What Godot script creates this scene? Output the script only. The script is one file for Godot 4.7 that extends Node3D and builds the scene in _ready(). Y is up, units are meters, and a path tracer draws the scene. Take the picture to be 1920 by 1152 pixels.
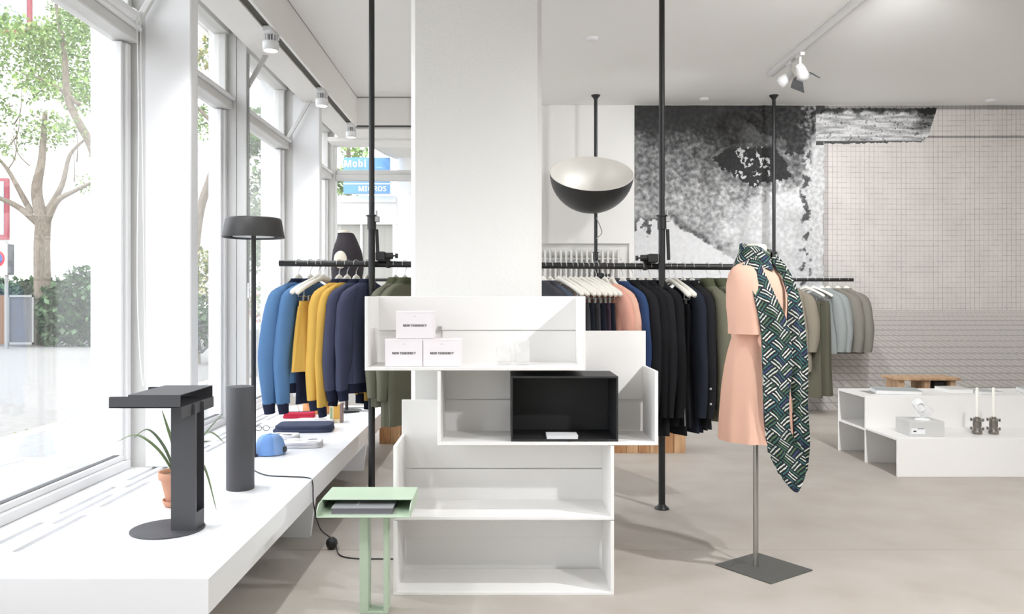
extends Node3D
# Clothes shop with a glazed street front on the left. Camera at the origin of x and z, eye 1.3 m up, looking along -z.
# "d" below is the distance in front of the camera (z = -d).

const EYE := 1.3
var M := {}
var taken := {}
var rng := RandomNumberGenerator.new()

# ------------------------------------------------------------------ mesh builder
class Build:
	var st := SurfaceTool.new()
	func _init() -> void:
		st.begin(Mesh.PRIMITIVE_TRIANGLES)
		st.set_smooth_group(-1)
	func flat() -> void:
		st.set_smooth_group(-1)
	func smooth(g := 0) -> void:
		st.set_smooth_group(g)
	func tri(a: Vector3, b: Vector3, c: Vector3) -> void:
		st.add_vertex(a); st.add_vertex(b); st.add_vertex(c)
	func tri_out(a: Vector3, b: Vector3, c: Vector3, out: Vector3) -> void:
		if (a - c).cross(a - b).dot(out) < 0.0:
			tri(a, c, b)
		else:
			tri(a, b, c)
	func quad_out(a: Vector3, b: Vector3, c: Vector3, d: Vector3, out: Vector3) -> void:
		tri_out(a, b, c, out); tri_out(a, c, d, out)
	func box(c: Vector3, size: Vector3, bev := 0.0, t := Transform3D()) -> void:
		flat()
		var h := size * 0.5
		bev = minf(bev, minf(h.x, minf(h.y, h.z)) * 0.6)
		var axes := [Vector3.RIGHT, Vector3.UP, Vector3.BACK]
		for ax in 3:
			var a1 := (ax + 1) % 3
			var a2 := (ax + 2) % 3
			for s in [-1.0, 1.0]:
				var q: Array[Vector3] = []
				for k in [[-1, -1], [1, -1], [1, 1], [-1, 1]]:
					var p := Vector3.ZERO
					p[ax] = s * h[ax]
					p[a1] = k[0] * (h[a1] - bev)
					p[a2] = k[1] * (h[a2] - bev)
					q.append(t * (c + p))
				quad_out(q[0], q[1], q[2], q[3], t.basis * (axes[ax] * s))
		if bev <= 0.0:
			return
		for ax in 3:      # the edges that run along ax
			var a1 := (ax + 1) % 3
			var a2 := (ax + 2) % 3
			for s1 in [-1.0, 1.0]:
				for s2 in [-1.0, 1.0]:
					var q: Array[Vector3] = []
					for k in [[-1, 0], [1, 0], [1, 1], [-1, 1]]:
						var p := Vector3.ZERO
						p[ax] = k[0] * (h[ax] - bev)
						p[a1] = s1 * (h[a1] - (bev if k[1] == 1 else 0.0))
						p[a2] = s2 * (h[a2] - (bev if k[1] == 0 else 0.0))
						q.append(t * (c + p))
					quad_out(q[0], q[1], q[2], q[3], t.basis * (axes[a1] * s1 + axes[a2] * s2))
		for sx in [-1.0, 1.0]:
			for sy in [-1.0, 1.0]:
				for sz in [-1.0, 1.0]:
					var s := Vector3(sx, sy, sz)
					var v: Array[Vector3] = []
					for ax in 3:
						var p := s * (h - Vector3.ONE * bev)
						p[ax] = s[ax] * h[ax]
						v.append(t * (c + p))
					tri_out(v[0], v[1], v[2], t.basis * s)
	func span(x0: float, x1: float, y0: float, y1: float, d0: float, d1: float, bev := 0.0) -> void:
		box(Vector3((x0 + x1) / 2, (y0 + y1) / 2, -(d0 + d1) / 2), Vector3(absf(x1 - x0), absf(y1 - y0), absf(d1 - d0)), bev)
	func bar(a: Vector3, b: Vector3, w: float, h: float, bev := 0.0) -> void:
		var z := (b - a).normalized()
		var up := Vector3.UP if absf(z.y) < 0.95 else Vector3.RIGHT
		var x := up.cross(z).normalized()
		var y := z.cross(x)
		box(Vector3.ZERO, Vector3(w, h, a.distance_to(b)), bev, Transform3D(Basis(x, y, z), (a + b) / 2))
	func prism(poly: PackedVector2Array, o: Vector3, ux: Vector3, uy: Vector3, un: Vector3, depth: float) -> void:
		flat()
		var idx := Geometry2D.triangulate_polygon(poly)
		for k in range(0, idx.size(), 3):
			var p: Array[Vector3] = []
			for j in 3:
				var q := poly[idx[k + j]]
				p.append(o + ux * q.x + uy * q.y)
			tri_out(p[0], p[1], p[2], -un)
			tri_out(p[0] + un * depth, p[1] + un * depth, p[2] + un * depth, un)
		var sgn := -1.0 if Geometry2D.is_polygon_clockwise(poly) else 1.0
		for k in poly.size():
			var a := poly[k]
			var b := poly[(k + 1) % poly.size()]
			var n2 := Vector2(b.y - a.y, a.x - b.x) * sgn
			var out := ux * n2.x + uy * n2.y
			var pa := o + ux * a.x + uy * a.y
			var pb := o + ux * b.x + uy * b.y
			quad_out(pa, pb, pb + un * depth, pa + un * depth, out)
	func loft(rings: Array, cap0 := true, cap1 := true, group := 0, closed := true) -> void:
		var n: int = rings[0].size()
		var mids: Array[Vector3] = []
		for r in rings:
			var c := Vector3.ZERO
			for v in r:
				c += v
			mids.append(c / n)
		var score := 0.0
		var last := n if closed else n - 1
		for i in range(rings.size() - 1):
			for k in range(0, last, maxi(1, n / 6)):
				var a: Vector3 = rings[i][k]
				var b: Vector3 = rings[i][(k + 1) % n]
				var c: Vector3 = rings[i + 1][(k + 1) % n]
				score += (a - c).cross(a - b).dot((a + c) * 0.5 - (mids[i] + mids[i + 1]) * 0.5)
		var flip := score < 0.0
		smooth(group)
		for i in range(rings.size() - 1):
			for k in last:
				var a: Vector3 = rings[i][k]
				var b: Vector3 = rings[i][(k + 1) % n]
				var c: Vector3 = rings[i + 1][(k + 1) % n]
				var d: Vector3 = rings[i + 1][k]
				if flip:
					tri(a, c, b); tri(a, d, c)
				else:
					tri(a, b, c); tri(a, c, d)
		for e in [[cap0, 0, 1], [cap1, rings.size() - 1, rings.size() - 2]]:
			if not e[0]:
				continue
			smooth(group + 1 + (1 if e[1] > 0 else 0))
			var out: Vector3 = mids[e[1]] - mids[e[2]]
			for k in n:
				tri_out(mids[e[1]], rings[e[1]][k], rings[e[1]][(k + 1) % n], out)
		flat()
	func lathe(o: Vector3, profile: Array, segs := 32, cap0 := true, cap1 := true, axis := Basis()) -> void:
		var rings := []
		for p in profile:
			var r := PackedVector3Array()
			for k in segs:
				var t := TAU * k / segs
				r.append(o + axis * Vector3(cos(t) * p.x, p.y, sin(t) * p.x))
			rings.append(r)
		loft(rings, cap0, cap1)
	func sweep(path: Array, ra: Array, rb: Array, up := Vector3.UP, segs := 10, cap := true, twist := 0.0) -> void:
		var rings := []
		for i in path.size():
			var t: Vector3 = (path[mini(i + 1, path.size() - 1)] - path[maxi(i - 1, 0)]).normalized()
			var b := (up - t * up.dot(t))
			b = b.normalized() if b.length() > 0.001 else t.cross(Vector3(0.3, 0.5, 0.8)).normalized()
			var n := t.cross(b)
			var r := PackedVector3Array()
			for k in segs:
				var a := TAU * (k + 0.5) / segs + twist
				r.append(path[i] + n * (cos(a) * ra[i]) + b * (sin(a) * rb[i]))
			rings.append(r)
		loft(rings, cap, cap)
	func tube(path: Array, r: float, segs := 8, up := Vector3(0.13, 0.2, 0.97)) -> void:
		var rr := []
		rr.resize(path.size())
		rr.fill(r)
		sweep(path, rr, rr, up, segs)
	func cyl(a: Vector3, b: Vector3, r: float, segs := 20, r2 := -1.0) -> void:
		var up := Vector3.RIGHT if absf((b - a).normalized().y) > 0.7 else Vector3.UP
		sweep([a, b], [r, r if r2 < 0 else r2], [r, r if r2 < 0 else r2], up, segs)
	func mesh() -> ArrayMesh:
		st.generate_normals()
		st.index()
		return st.commit()

func at(x: float, y: float, d: float) -> Vector3:
	return Vector3(x, y, -d)

func curve(pts: Array, per := 6) -> Array:
	var out := []
	for i in range(pts.size() - 1):
		var a: Vector3 = pts[maxi(i - 1, 0)]
		var b: Vector3 = pts[i]
		var c: Vector3 = pts[i + 1]
		var e: Vector3 = pts[mini(i + 2, pts.size() - 1)]
		for k in per:
			out.append(b.cubic_interpolate(c, a, e, float(k) / per))
	out.append(pts[-1])
	return out

func ringe(c: Vector3, a: float, b: float, n := 24, pw := 2.3, k := 0, amp := 0.0, ph := 0.0, turn := 0.0) -> PackedVector3Array:
	var r := PackedVector3Array()
	for i in n:
		var t := TAU * i / n
		var f := 1.0 + amp * sin(k * t + ph) + amp * 0.5 * sin((k + 2) * t + ph * 2.3)
		var x := signf(cos(t)) * pow(absf(cos(t)), 2.0 / pw) * a * f
		var z := signf(sin(t)) * pow(absf(sin(t)), 2.0 / pw) * b * f
		r.append(c + Vector3(x * cos(turn) + z * sin(turn), 0, -x * sin(turn) + z * cos(turn)))
	return r

# ------------------------------------------------------------------ nodes
func numbered(n: String) -> String:
	taken[n] = taken.get(n, -1) + 1
	return n if taken[n] == 0 else "%s_%03d" % [n, taken[n]]

func tag(o: Node, label: String, category: String, group := "") -> Node:
	o.set_meta("label", label)
	o.set_meta("category", category)
	if group:
		o.set_meta("group", group)
	return o

func thing(called: String, label: String, category: String, where := Vector3.ZERO, group := "") -> Node3D:
	var o := Node3D.new()
	o.name = numbered(called)
	add_child(o)
	o.position = where
	tag(o, label, category, group)
	return o

func struct(called: String) -> Node3D:
	var o := Node3D.new()
	o.name = called
	o.set_meta("kind", "structure")
	add_child(o)
	return o

func part(called: String, b: Build, m: Material, parent: Node) -> MeshInstance3D:
	return part_mesh(called, b.mesh(), m, parent)

func part_mesh(called: String, me: Mesh, m: Material, parent: Node) -> MeshInstance3D:
	var o := MeshInstance3D.new()
	o.name = called if parent != self else numbered(called)
	o.mesh = me
	o.material_override = m
	parent.add_child(o, true)
	return o

func one(called: String, b: Build, m: Material, label: String, category: String, group := "") -> MeshInstance3D:
	var o := part(called, b, m, self)
	tag(o, label, category, group)
	return o

# a quick part made of one box given by its extents
func slab(called: String, m: Material, parent: Node, x0: float, x1: float, y0: float, y1: float, d0: float, d1: float, bev := 0.0) -> MeshInstance3D:
	var b := Build.new()
	b.span(x0, x1, y0, y1, d0, d1, bev)
	return part(called, b, m, parent)

# ------------------------------------------------------------------ materials
func mat(key: String, c: Color, rough := 0.6, metal := 0.0) -> StandardMaterial3D:
	if not M.has(key):
		var m := StandardMaterial3D.new()
		m.resource_name = key
		m.albedo_color = c
		m.roughness = rough
		m.metallic = metal
		M[key] = m
	return M[key]

func noise_tex(freq: float, oct: int, normal := false, ramp: Array = [], size := 512, bump := 4.0, sd := 1) -> NoiseTexture2D:
	var n := FastNoiseLite.new()
	n.noise_type = FastNoiseLite.TYPE_SIMPLEX_SMOOTH
	n.frequency = freq
	n.fractal_octaves = oct
	n.seed = sd
	var t := NoiseTexture2D.new()
	t.width = size
	t.height = size
	t.seamless = true
	t.noise = n
	if normal:
		t.as_normal_map = true
		t.bump_strength = bump
	if ramp:
		var g := Gradient.new()
		g.offsets = PackedFloat32Array(range(ramp.size()).map(func(i): return float(i) / (ramp.size() - 1)))
		g.colors = PackedColorArray(ramp)
		t.color_ramp = g
	return t

func c8(r: int, g: int, b: int) -> Color:
	return Color8(r, g, b)

var weave: NoiseTexture2D

func cloth(key: String, c: Color) -> StandardMaterial3D:
	if M.has(key):
		return M[key]
	var m := mat(key, c, 0.92)
	m.metallic_specular = 0.25
	m.rim_enabled = true
	m.rim = 0.25
	m.rim_tint = 0.8
	m.normal_enabled = true
	m.normal_texture = weave
	m.normal_scale = 0.35
	m.uv1_triplanar = true
	m.uv1_scale = Vector3(5, 5, 5)
	return m

func materials() -> void:
	weave = noise_tex(0.12, 3, true, [], 512, 5.0, 9)
	var rough_n := noise_tex(0.035, 4, true, [], 512, 3.0, 5)
	var m := mat("plaster", c8(243, 241, 237), 0.85)
	m.normal_enabled = true
	m.normal_texture = rough_n
	m.normal_scale = 0.16
	m.uv1_triplanar = true
	m.uv1_world_triplanar = true
	m.uv1_scale = Vector3(1.3, 1.3, 1.3)
	m = mat("column plaster", c8(244, 243, 239), 0.8)
	m.normal_enabled = true
	m.normal_texture = rough_n
	m.normal_scale = 0.4
	m.uv1_triplanar = true
	m.uv1_world_triplanar = true
	m.uv1_scale = Vector3(2.6, 2.6, 2.6)
	mat("ceiling paint", c8(246, 245, 242), 0.9)
	m = mat("concrete floor", Color.WHITE, 0.5)
	m.albedo_texture = noise_tex(0.006, 5, false, [c8(176, 167, 157), c8(182, 174, 165), c8(186, 179, 170), c8(191, 184, 176)], 1024, 1.0, 3)
	m.uv1_triplanar = true
	m.uv1_world_triplanar = true
	m.uv1_scale = Vector3(0.35, 0.35, 0.35)
	m.metallic_specular = 0.35
	mat("white lacquer", c8(243, 241, 238), 0.45)
	mat("bench white", c8(245, 245, 246), 0.28)
	mat("frame paint", c8(214, 213, 210), 0.5)
	mat("frame white", c8(238, 238, 238), 0.5)
	mat("gasket", c8(84, 84, 84), 0.7)
	mat("grey metal", c8(150, 150, 148), 0.45, 0.4)
	mat("brushed steel", c8(176, 174, 170), 0.32, 1.0)
	mat("black steel", c8(34, 34, 34), 0.42)
	mat("charcoal paint", c8(76, 76, 79), 0.55)
	mat("track channel", c8(72, 68, 58), 0.6)
	m = mat("window glass", Color(0.95, 0.98, 0.97, 0.04), 0.02)
	m.transparency = BaseMaterial3D.TRANSPARENCY_ALPHA
	mat("hanger white", c8(240, 236, 226), 0.4)
	mat("hook steel", c8(200, 200, 200), 0.3, 0.9)
	m = mat("asphalt", Color.WHITE, 0.9)
	m.albedo_texture = noise_tex(0.05, 4, false, [c8(124, 121, 117), c8(136, 133, 129), c8(144, 141, 136)], 512, 1.0, 8)
	m.uv1_triplanar = true
	m.uv1_world_triplanar = true
	m.uv1_scale = Vector3(0.25, 0.25, 0.25)
	m = mat("pavement", Color.WHITE, 0.9)
	m.albedo_texture = noise_tex(0.04, 4, false, [c8(138, 136, 133), c8(148, 146, 143), c8(154, 152, 149)], 512, 1.0, 18)
	m.uv1_triplanar = true
	m.uv1_world_triplanar = true
	m.uv1_scale = Vector3(0.4, 0.4, 0.4)
	m = mat("bark", Color.WHITE, 0.95)
	m.albedo_texture = noise_tex(0.05, 4, false, [c8(92, 80, 68), c8(128, 116, 102), c8(150, 140, 126)], 256, 1.0, 21)
	m.uv1_triplanar = true
	m.uv1_scale = Vector3(1.2, 0.4, 1.2)
	m = mat("oak", Color.WHITE, 0.6)
	m.albedo_texture = noise_tex(0.02, 4, false, [c8(170, 128, 92), c8(196, 156, 116), c8(212, 176, 136)], 256, 1.0, 31)
	m.uv1_triplanar = true
	m.uv1_scale = Vector3(3.0, 0.5, 3.0)
	m = mat("leaf", Color.WHITE, 0.6)
	m.vertex_color_use_as_albedo = true
	m.backlight_enabled = true
	m.backlight = Color(0.6, 0.6, 0.6)

# ------------------------------------------------------------------ scene
func _ready() -> void:
	rng.seed = 7
	# camera
	var cam := Camera3D.new()
	cam.name = "camera"
	add_child(cam)
	cam.position = Vector3(0, EYE, 0)
	cam.projection = Camera3D.PROJECTION_FRUSTUM
	cam.near = 0.05
	cam.far = 300.0
	cam.size = 1152.0 / 1500.0 * cam.near
	cam.frustum_offset = Vector2(22.0, -16.0) / 1500.0 * cam.near
	cam.current = true
	# overcast sky
	var sky := ProceduralSkyMaterial.new()
	sky.sky_top_color = c8(240, 246, 255)
	sky.sky_horizon_color = c8(246, 249, 253)
	sky.ground_bottom_color = c8(170, 168, 164)
	sky.ground_horizon_color = c8(215, 214, 212)
	var env := Environment.new()
	env.background_mode = Environment.BG_SKY
	env.sky = Sky.new()
	env.sky.sky_material = sky
	env.background_energy_multiplier = 5.0
	env.tonemap_mode = Environment.TONE_MAPPER_LINEAR
	env.tonemap_exposure = 0.99
	env.sdfgi_enabled = true
	env.ssao_enabled = true
	env.ssil_enabled = true
	var we := WorldEnvironment.new()
	we.name = "environment"
	we.environment = env
	add_child(we)

	materials()
	shell()
	windows()
	end_glazing()
	bulkhead()
	column()
	bench()
	outside()
	shelf_tower()
	racks()
	front_clothes()
	rear_clothes()
	dress_mannequin()
	bust_mannequin()
	bench_things()
	side_table()
	plinth()
	dish_lamp()
	ceiling_spots()
	small_things()

# ------------------------------------------------------------------ the room
func shell() -> void:
	var f := struct("floor")
	slab("slab", M["concrete floor"], f, -2.3, 6.8, -0.1, 0.0, -3.4, 4.131)
	slab("slab", M["concrete floor"], f, -2.3, 6.8, -0.1, 0.0, 4.134, 9.95)
	slab("bed", M["gasket"], f, -2.3, 6.8, -0.14, -0.1, -3.4, 9.95)
	var c := struct("ceiling")
	slab("slab", M["ceiling paint"], c, -2.36, 6.8, 3.55, 3.75, -3.4, 10.05)
	var w := struct("wall_back")
	slab("plaster", M["plaster"], w, 1.5, 6.6, 0.0, 3.55, 9.30, 9.5)
	slab("plaster", M["plaster"], w, -0.72, 1.5, 1.94, 3.55, 9.30, 9.5)
	slab("niche", M["plaster"], w, -0.72, 1.5, 0.0, 1.94, 9.36, 9.5)
	slab("return", M["plaster"], w, -0.86, -0.72, 0.0, 3.55, 9.30, 10.0)
	w = struct("wall_right")
	slab("plaster", M["plaster"], w, 6.6, 6.8, 0.0, 3.55, -3.4, 9.5)
	# wall behind the camera
	w = struct("wall_front")
	slab("plaster", M["plaster"], w, -2.3, 6.8, 0.0, 3.55, -3.4, -3.2)

const PIERS := [-1.9, 1.35, 4.57, 7.82]
const POSTS := [-0.27, 2.95, 6.18, 9.80]

func windows() -> void:
	var w := struct("wall_left")
	slab("parapet", M["plaster"], w, -2.3, -2.12, 0.0, 0.334, -3.4, 10.0)
	for d in PIERS:
		slab("pier", M["frame white"], w, -2.03, -1.767, 0.334, 3.3, d, d + 0.11, 0.006)
		slab("pier_jamb", M["frame paint"], w, -2.12, -2.03, 0.334, 3.55, d + 0.01, d + 0.1)
		slab("outer_pier", M["frame white"], w, -2.34, -2.12, 0.0, 3.55, d, d + 0.14)
	for d in POSTS:
		if d < 9.0:
			slab("post", M["frame paint"], w, -2.04, -1.96, 0.334, 3.36, d, d + 0.07, 0.004)
			slab("post_bracket", M["grey metal"], w, -2.1, -1.92, 3.36, 3.42, d - 0.04, d + 0.11, 0.004)
		slab("post_jamb", M["frame paint"], w, -2.12, -2.04, 0.334, 3.55, d - 0.01, d + 0.08)
		slab("outer_fin", M["frame white"], w, -2.25, -2.12, 0.0, 3.55, d - 0.01, d + 0.1)
	slab("lintel", M["plaster"], w, -2.36, -2.12, 3.44, 3.55, -3.4, 10.0)
	var edges := []
	for k in 4:
		edges.append([PIERS[k] + 0.12, POSTS[k] - 0.02])
		if k < 3:
			edges.append([POSTS[k] + 0.09, PIERS[k + 1] - 0.01])
	var n := 1
	for e in edges:
		var d0: float = e[0]
		var d1: float = e[1]
		var win := struct("window_%d" % n)
		n += 1
		var fm: Material = M["frame white"]
		slab("bottom_rail", fm, win, -2.19, -2.105, 0.335, 0.385, d0, d1, 0.004)
		slab("glazing_bead", fm, win, -2.18, -2.125, 0.385, 0.418, d0 + 0.03, d1 - 0.03, 0.004)
		slab("gasket", M["gasket"], win, -2.17, -2.135, 0.418, 0.421, d0 + 0.05, d1 - 0.05)
		for s in [[d0, d0 + 0.045], [d1 - 0.045, d1]]:
			slab("stile", fm, win, -2.19, -2.105, 0.385, 2.745, s[0], s[1], 0.004)
			slab("upper_stile", M["frame paint"], win, -2.19, -2.10, 2.887, 3.33, s[0], s[1], 0.004)
		for s in [[d0 + 0.045, d0 + 0.075], [d1 - 0.075, d1 - 0.045]]:
			slab("glazing_bead", fm, win, -2.18, -2.125, 0.418, 2.745, s[0], s[1], 0.003)
		slab("transom", M["frame paint"], win, -2.2, -2.06, 2.755, 2.82, d0, d1, 0.006)
		slab("transom_cap", fm, win, -2.2, -2.04, 2.82, 2.845, d0, d1, 0.004)
		slab("upper_rail", M["frame paint"], win, -2.19, -2.09, 2.845, 2.887, d0, d1, 0.004)
		slab("head_rail", M["frame paint"], win, -2.2, -2.08, 3.33, 3.385, d0, d1, 0.004)
		slab("head_box", M["frame paint"], win, -2.2, -2.04, 3.385, 3.44, d0, d1, 0.004)
		slab("pane", M["window glass"], win, -2.156, -2.15, 0.40, 2.757, d0 + 0.02, d1 - 0.02)
		slab("upper_pane", M["window glass"], win, -2.156, -2.15, 2.88, 3.34, d0 + 0.02, d1 - 0.02)
	# stays of the tilting upper sashes
	for d in [2.98, 4.52, 6.3, 7.75]:
		var b := Build.new()
		b.bar(at(-2.07, 2.83, d), at(-1.84, 3.24, d + 0.02), 0.03, 0.035, 0.004)
		one("sash_stay", b, M["frame paint"], "grey metal sash stay slanting up from the transom " + {2.98: "nearest the camera", 4.52: "beside the first white pier", 6.3: "at the slim grey post", 7.75: "beside the far white pier"}[d], "window stay", "window sash stays")
	# roller blind rolled up along the nearest transom
	var rb := thing("roller_blind", "white roller blind rolled up along the nearest window's transom", "blind", at(-2.06, 2.88, 3.0))
	var b := Build.new()
	b.cyl(at(0, 0, -1.35), at(0, 0, 1.46), 0.038, 24)
	part("tube", b, M["frame white"], rb)
	b = Build.new()
	b.cyl(at(0, 0, 1.46), at(0, 0, 1.48), 0.045, 24)
	part("end_cap", b, M["frame white"], rb)
	b = Build.new()
	b.tube(curve([at(0.03, -0.02, 1.47), at(0.035, -0.6, 1.48), at(0.03, -1.5, 1.475), at(0.05, -2.0, 1.48), at(0.07, -1.96, 1.48), at(0.06, -1.0, 1.48), at(0.045, -0.02, 1.48)]), 0.003, 6)
	part("cord", b, M["frame white"], rb)
	# lever and rod of the window beside the slim post
	var wn := get_node("window_6")
	b = Build.new()
	b.box(at(-1.95, 1.36, 6.2), Vector3(0.016, 0.12, 0.03), 0.004)
	var h := part("handle", b, M["frame white"], wn)
	b = Build.new()
	b.tube(curve([at(-1.944, 1.38, 6.2), at(-1.91, 1.38, 6.2), at(-1.9, 1.34, 6.19), at(-1.9, 1.23, 6.18), at(-1.89, 1.19, 6.18)]), 0.009, 8)
	part("lever", b, M["frame white"], h)
	b = Build.new()
	b.tube([at(-1.95, 1.42, 6.195), at(-1.95, 3.2, 6.195)], 0.008, 8)
	part("rod", b, M["grey metal"], wn)

func end_glazing() -> void:
	# glazed end of the shop, beyond the far end of the bench
	var win := struct("window_8")
	var fm: Material = M["frame paint"]
	slab("sill", fm, win, -2.12, -0.86, 0.0, 0.42, 9.82, 9.95)
	slab("jamb", fm, win, -2.12, -2.02, 0.42, 3.2, 9.8, 9.92, 0.004)
	slab("jamb", fm, win, -0.94, -0.86, 0.42, 3.2, 9.8, 9.92, 0.004)
	slab("transom", fm, win, -2.02, -0.94, 2.75, 2.82, 9.80, 9.92, 0.006)
	slab("transom_cap", fm, win, -2.02, -0.94, 2.82, 2.88, 9.83, 9.92, 0.006)
	slab("pane", M["window glass"], win, -2.02, -0.94, 0.42, 2.75, 9.86, 9.866)
	slab("upper_pane", M["window glass"], win, -2.02, -0.94, 2.88, 3.2, 9.86, 9.866)

func bulkhead() -> void:
	var w := struct("trim_1")
	slab("soffit_board", M["plaster"], w, -1.93, -1.685, 3.22, 3.55, -3.2, 9.8)
	slab("fascia", M["plaster"], w, -1.617, -1.6, 3.22, 3.55, -3.2, 8.93)
	slab("groove_top", M["plaster"], w, -1.685, -1.617, 3.32, 3.55, -3.2, 9.8)
	slab("shadow_gap", mat("gap grey", c8(176, 174, 170), 0.9), w, -1.6, -1.596, 3.544, 3.55, -3.2, 8.93)
	# crossing beam at the far end
	w = struct("trim_2")
	slab("beam", M["plaster"], w, -1.6, -0.72, 3.235, 3.55, 8.93, 9.8)
	slab("shadow_gap", M["grey metal"], w, -1.6, -0.72, 3.54, 3.55, 8.924, 8.93)
	slab("slot", M["gasket"], w, -1.6, -0.72, 3.222, 3.235, 8.94, 9.3)
	slab("soffit_step", M["plaster"], w, -1.685, -0.72, 3.2, 3.222, 8.98, 9.8)
	slab("soffit_step", M["plaster"], w, -2.05, -0.86, 3.17, 3.22, 9.5, 9.9)
	# lighting track in the groove
	var t := thing("ceiling_track", "dark lighting track recessed in the soffit above the windows", "light track", at(-1.651, 3.245, 0))
	var b := Build.new()
	b.span(-0.032, 0.02, -0.012, 0.05, -3.0, 8.75)
	part("channel", b, M["track channel"], t)
	b = Build.new()
	b.span(0.022, 0.032, -0.018, 0.05, -3.0, 8.75)
	part("lip", b, M["frame white"], t)

func column() -> void:
	var c := struct("wall_column")
	var b := Build.new()
	var x0 := -0.437
	var x1 := 0.203
	var k := 0.022
	var poly := PackedVector2Array([Vector2(x0 + k, 0), Vector2(x1 - k, 0), Vector2(x1, k), Vector2(x1, 0.62 - k), Vector2(x1 - k, 0.62), Vector2(x0 + k, 0.62), Vector2(x0, 0.62 - k), Vector2(x0, k)])
	b.prism(poly, at(0, 0, 3.9), Vector3.RIGHT, Vector3.FORWARD, Vector3.UP, 3.55)
	part("shaft", b, M["column plaster"], c)

const BENCH := 0.334
func bench() -> void:
	var t := thing("window_bench", "long low white window bench with vent slots running below the glazing", "bench")
	var csg := CSGCombiner3D.new()
	csg.name = "top"
	t.add_child(csg)
	var body := CSGBox3D.new()
	body.size = Vector3(1.13, 0.122, 4.46)
	body.position = at(-1.57, BENCH - 0.061, 2.755 + 2.23)
	body.material = M["bench white"]
	csg.add_child(body)
	for row in 3:
		var x: float = [-1.975, -1.912, -1.85][row]
		var d: float = [2.82, 3.0, 2.49][row] + 0.2
		d = [2.94, 2.78, 3.06][row]
		while d < 7.0:
			if d < 2.8:
				d += 0.66
				continue
			var s := CSGBox3D.new()
			s.size = Vector3(0.03, 0.12, 0.50)
			s.position = at(x, BENCH, d + 0.25)
			s.operation = CSGShape3D.OPERATION_SUBTRACTION
			s.material = M["bench white"]
			csg.add_child(s)
			for e in [d, d + 0.50]:
				var r := CSGCylinder3D.new()
				r.radius = 0.015
				r.height = 0.12
				r.sides = 12
				r.position = at(x, BENCH, e)
				r.operation = CSGShape3D.OPERATION_SUBTRACTION
				r.material = M["bench white"]
				csg.add_child(r)
			d += 0.66
	for d in [4.35, 6.03]:
		var b := Build.new()
		b.prism(PackedVector2Array([Vector2(-1.9, 0), Vector2(-1.035, 0), Vector2(-1.01, 0.212), Vector2(-1.9, 0.212)]), at(0, 0, d), Vector3.RIGHT, Vector3.UP, Vector3.FORWARD, 0.04)
		part("support_panel", b, M["bench white"], t)

# ------------------------------------------------------------------ outside
func leaves(called: String, parent: Node3D, blobs: Array, count: int, size: float, cols: Array, sd: int) -> void:
	var r := RandomNumberGenerator.new()
	r.seed = sd
	var b := Build.new()
	b.smooth(0)
	var tip := Vector3(0, 0, 1.0)
	var l := Vector3(-0.34, 0.1, 0.45)
	var rr := Vector3(0.34, 0.1, 0.45)
	b.tri(Vector3.ZERO, l, tip)
	b.tri(Vector3.ZERO, tip, rr)
	var mm := MultiMesh.new()
	mm.transform_format = MultiMesh.TRANSFORM_3D
	mm.use_colors = true
	mm.mesh = b.mesh()
	mm.instance_count = count
	var total := 0.0
	for q in blobs:
		total += q[1].x * q[1].y * q[1].z
	var i := 0
	for bi in blobs.size():
		var q: Array = blobs[bi]
		var share: int = int(round(count * q[1].x * q[1].y * q[1].z / total)) if bi < blobs.size() - 1 else count - i
		for k in share:
			if i >= count:
				break
			var v := Vector3(r.randfn(), r.randfn(), r.randfn()).normalized() * pow(r.randf(), 0.42)
			var p: Vector3 = q[0] + v * q[1]
			var bs := Basis.from_euler(Vector3(r.randf_range(-1.2, 1.2), r.randf_range(0, TAU), r.randf_range(-0.8, 0.8))).scaled(Vector3.ONE * size * r.randf_range(0.6, 1.3))
			mm.set_instance_transform(i, Transform3D(bs, p))
			var c: Color = cols[r.randi() % cols.size()]
			mm.set_instance_color(i, (c * r.randf_range(0.8, 1.2)).srgb_to_linear())
			i += 1
	while i < count:
		mm.set_instance_transform(i, Transform3D(Basis().scaled(Vector3.ONE * 0.01), blobs[0][0]))
		mm.set_instance_color(i, Color(0.1, 0.2, 0.05))
		i += 1
	var o := MultiMeshInstance3D.new()
	o.name = called
	o.multimesh = mm
	o.material_override = M["leaf"]
	o.set_meta("kind", "stuff")
	parent.add_child(o, true)

func limb(parent: Node3D, pts: Array, r0: float, r1: float, called := "branch") -> void:
	var path := curve(pts, 5)
	var rr := []
	for i in path.size():
		rr.append(lerpf(r0, r1, float(i) / (path.size() - 1)))
	var b := Build.new()
	b.sweep(path, rr, rr, Vector3(0.2, 0.1, 0.97), 8)
	part(called, b, M["bark"], parent)

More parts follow.
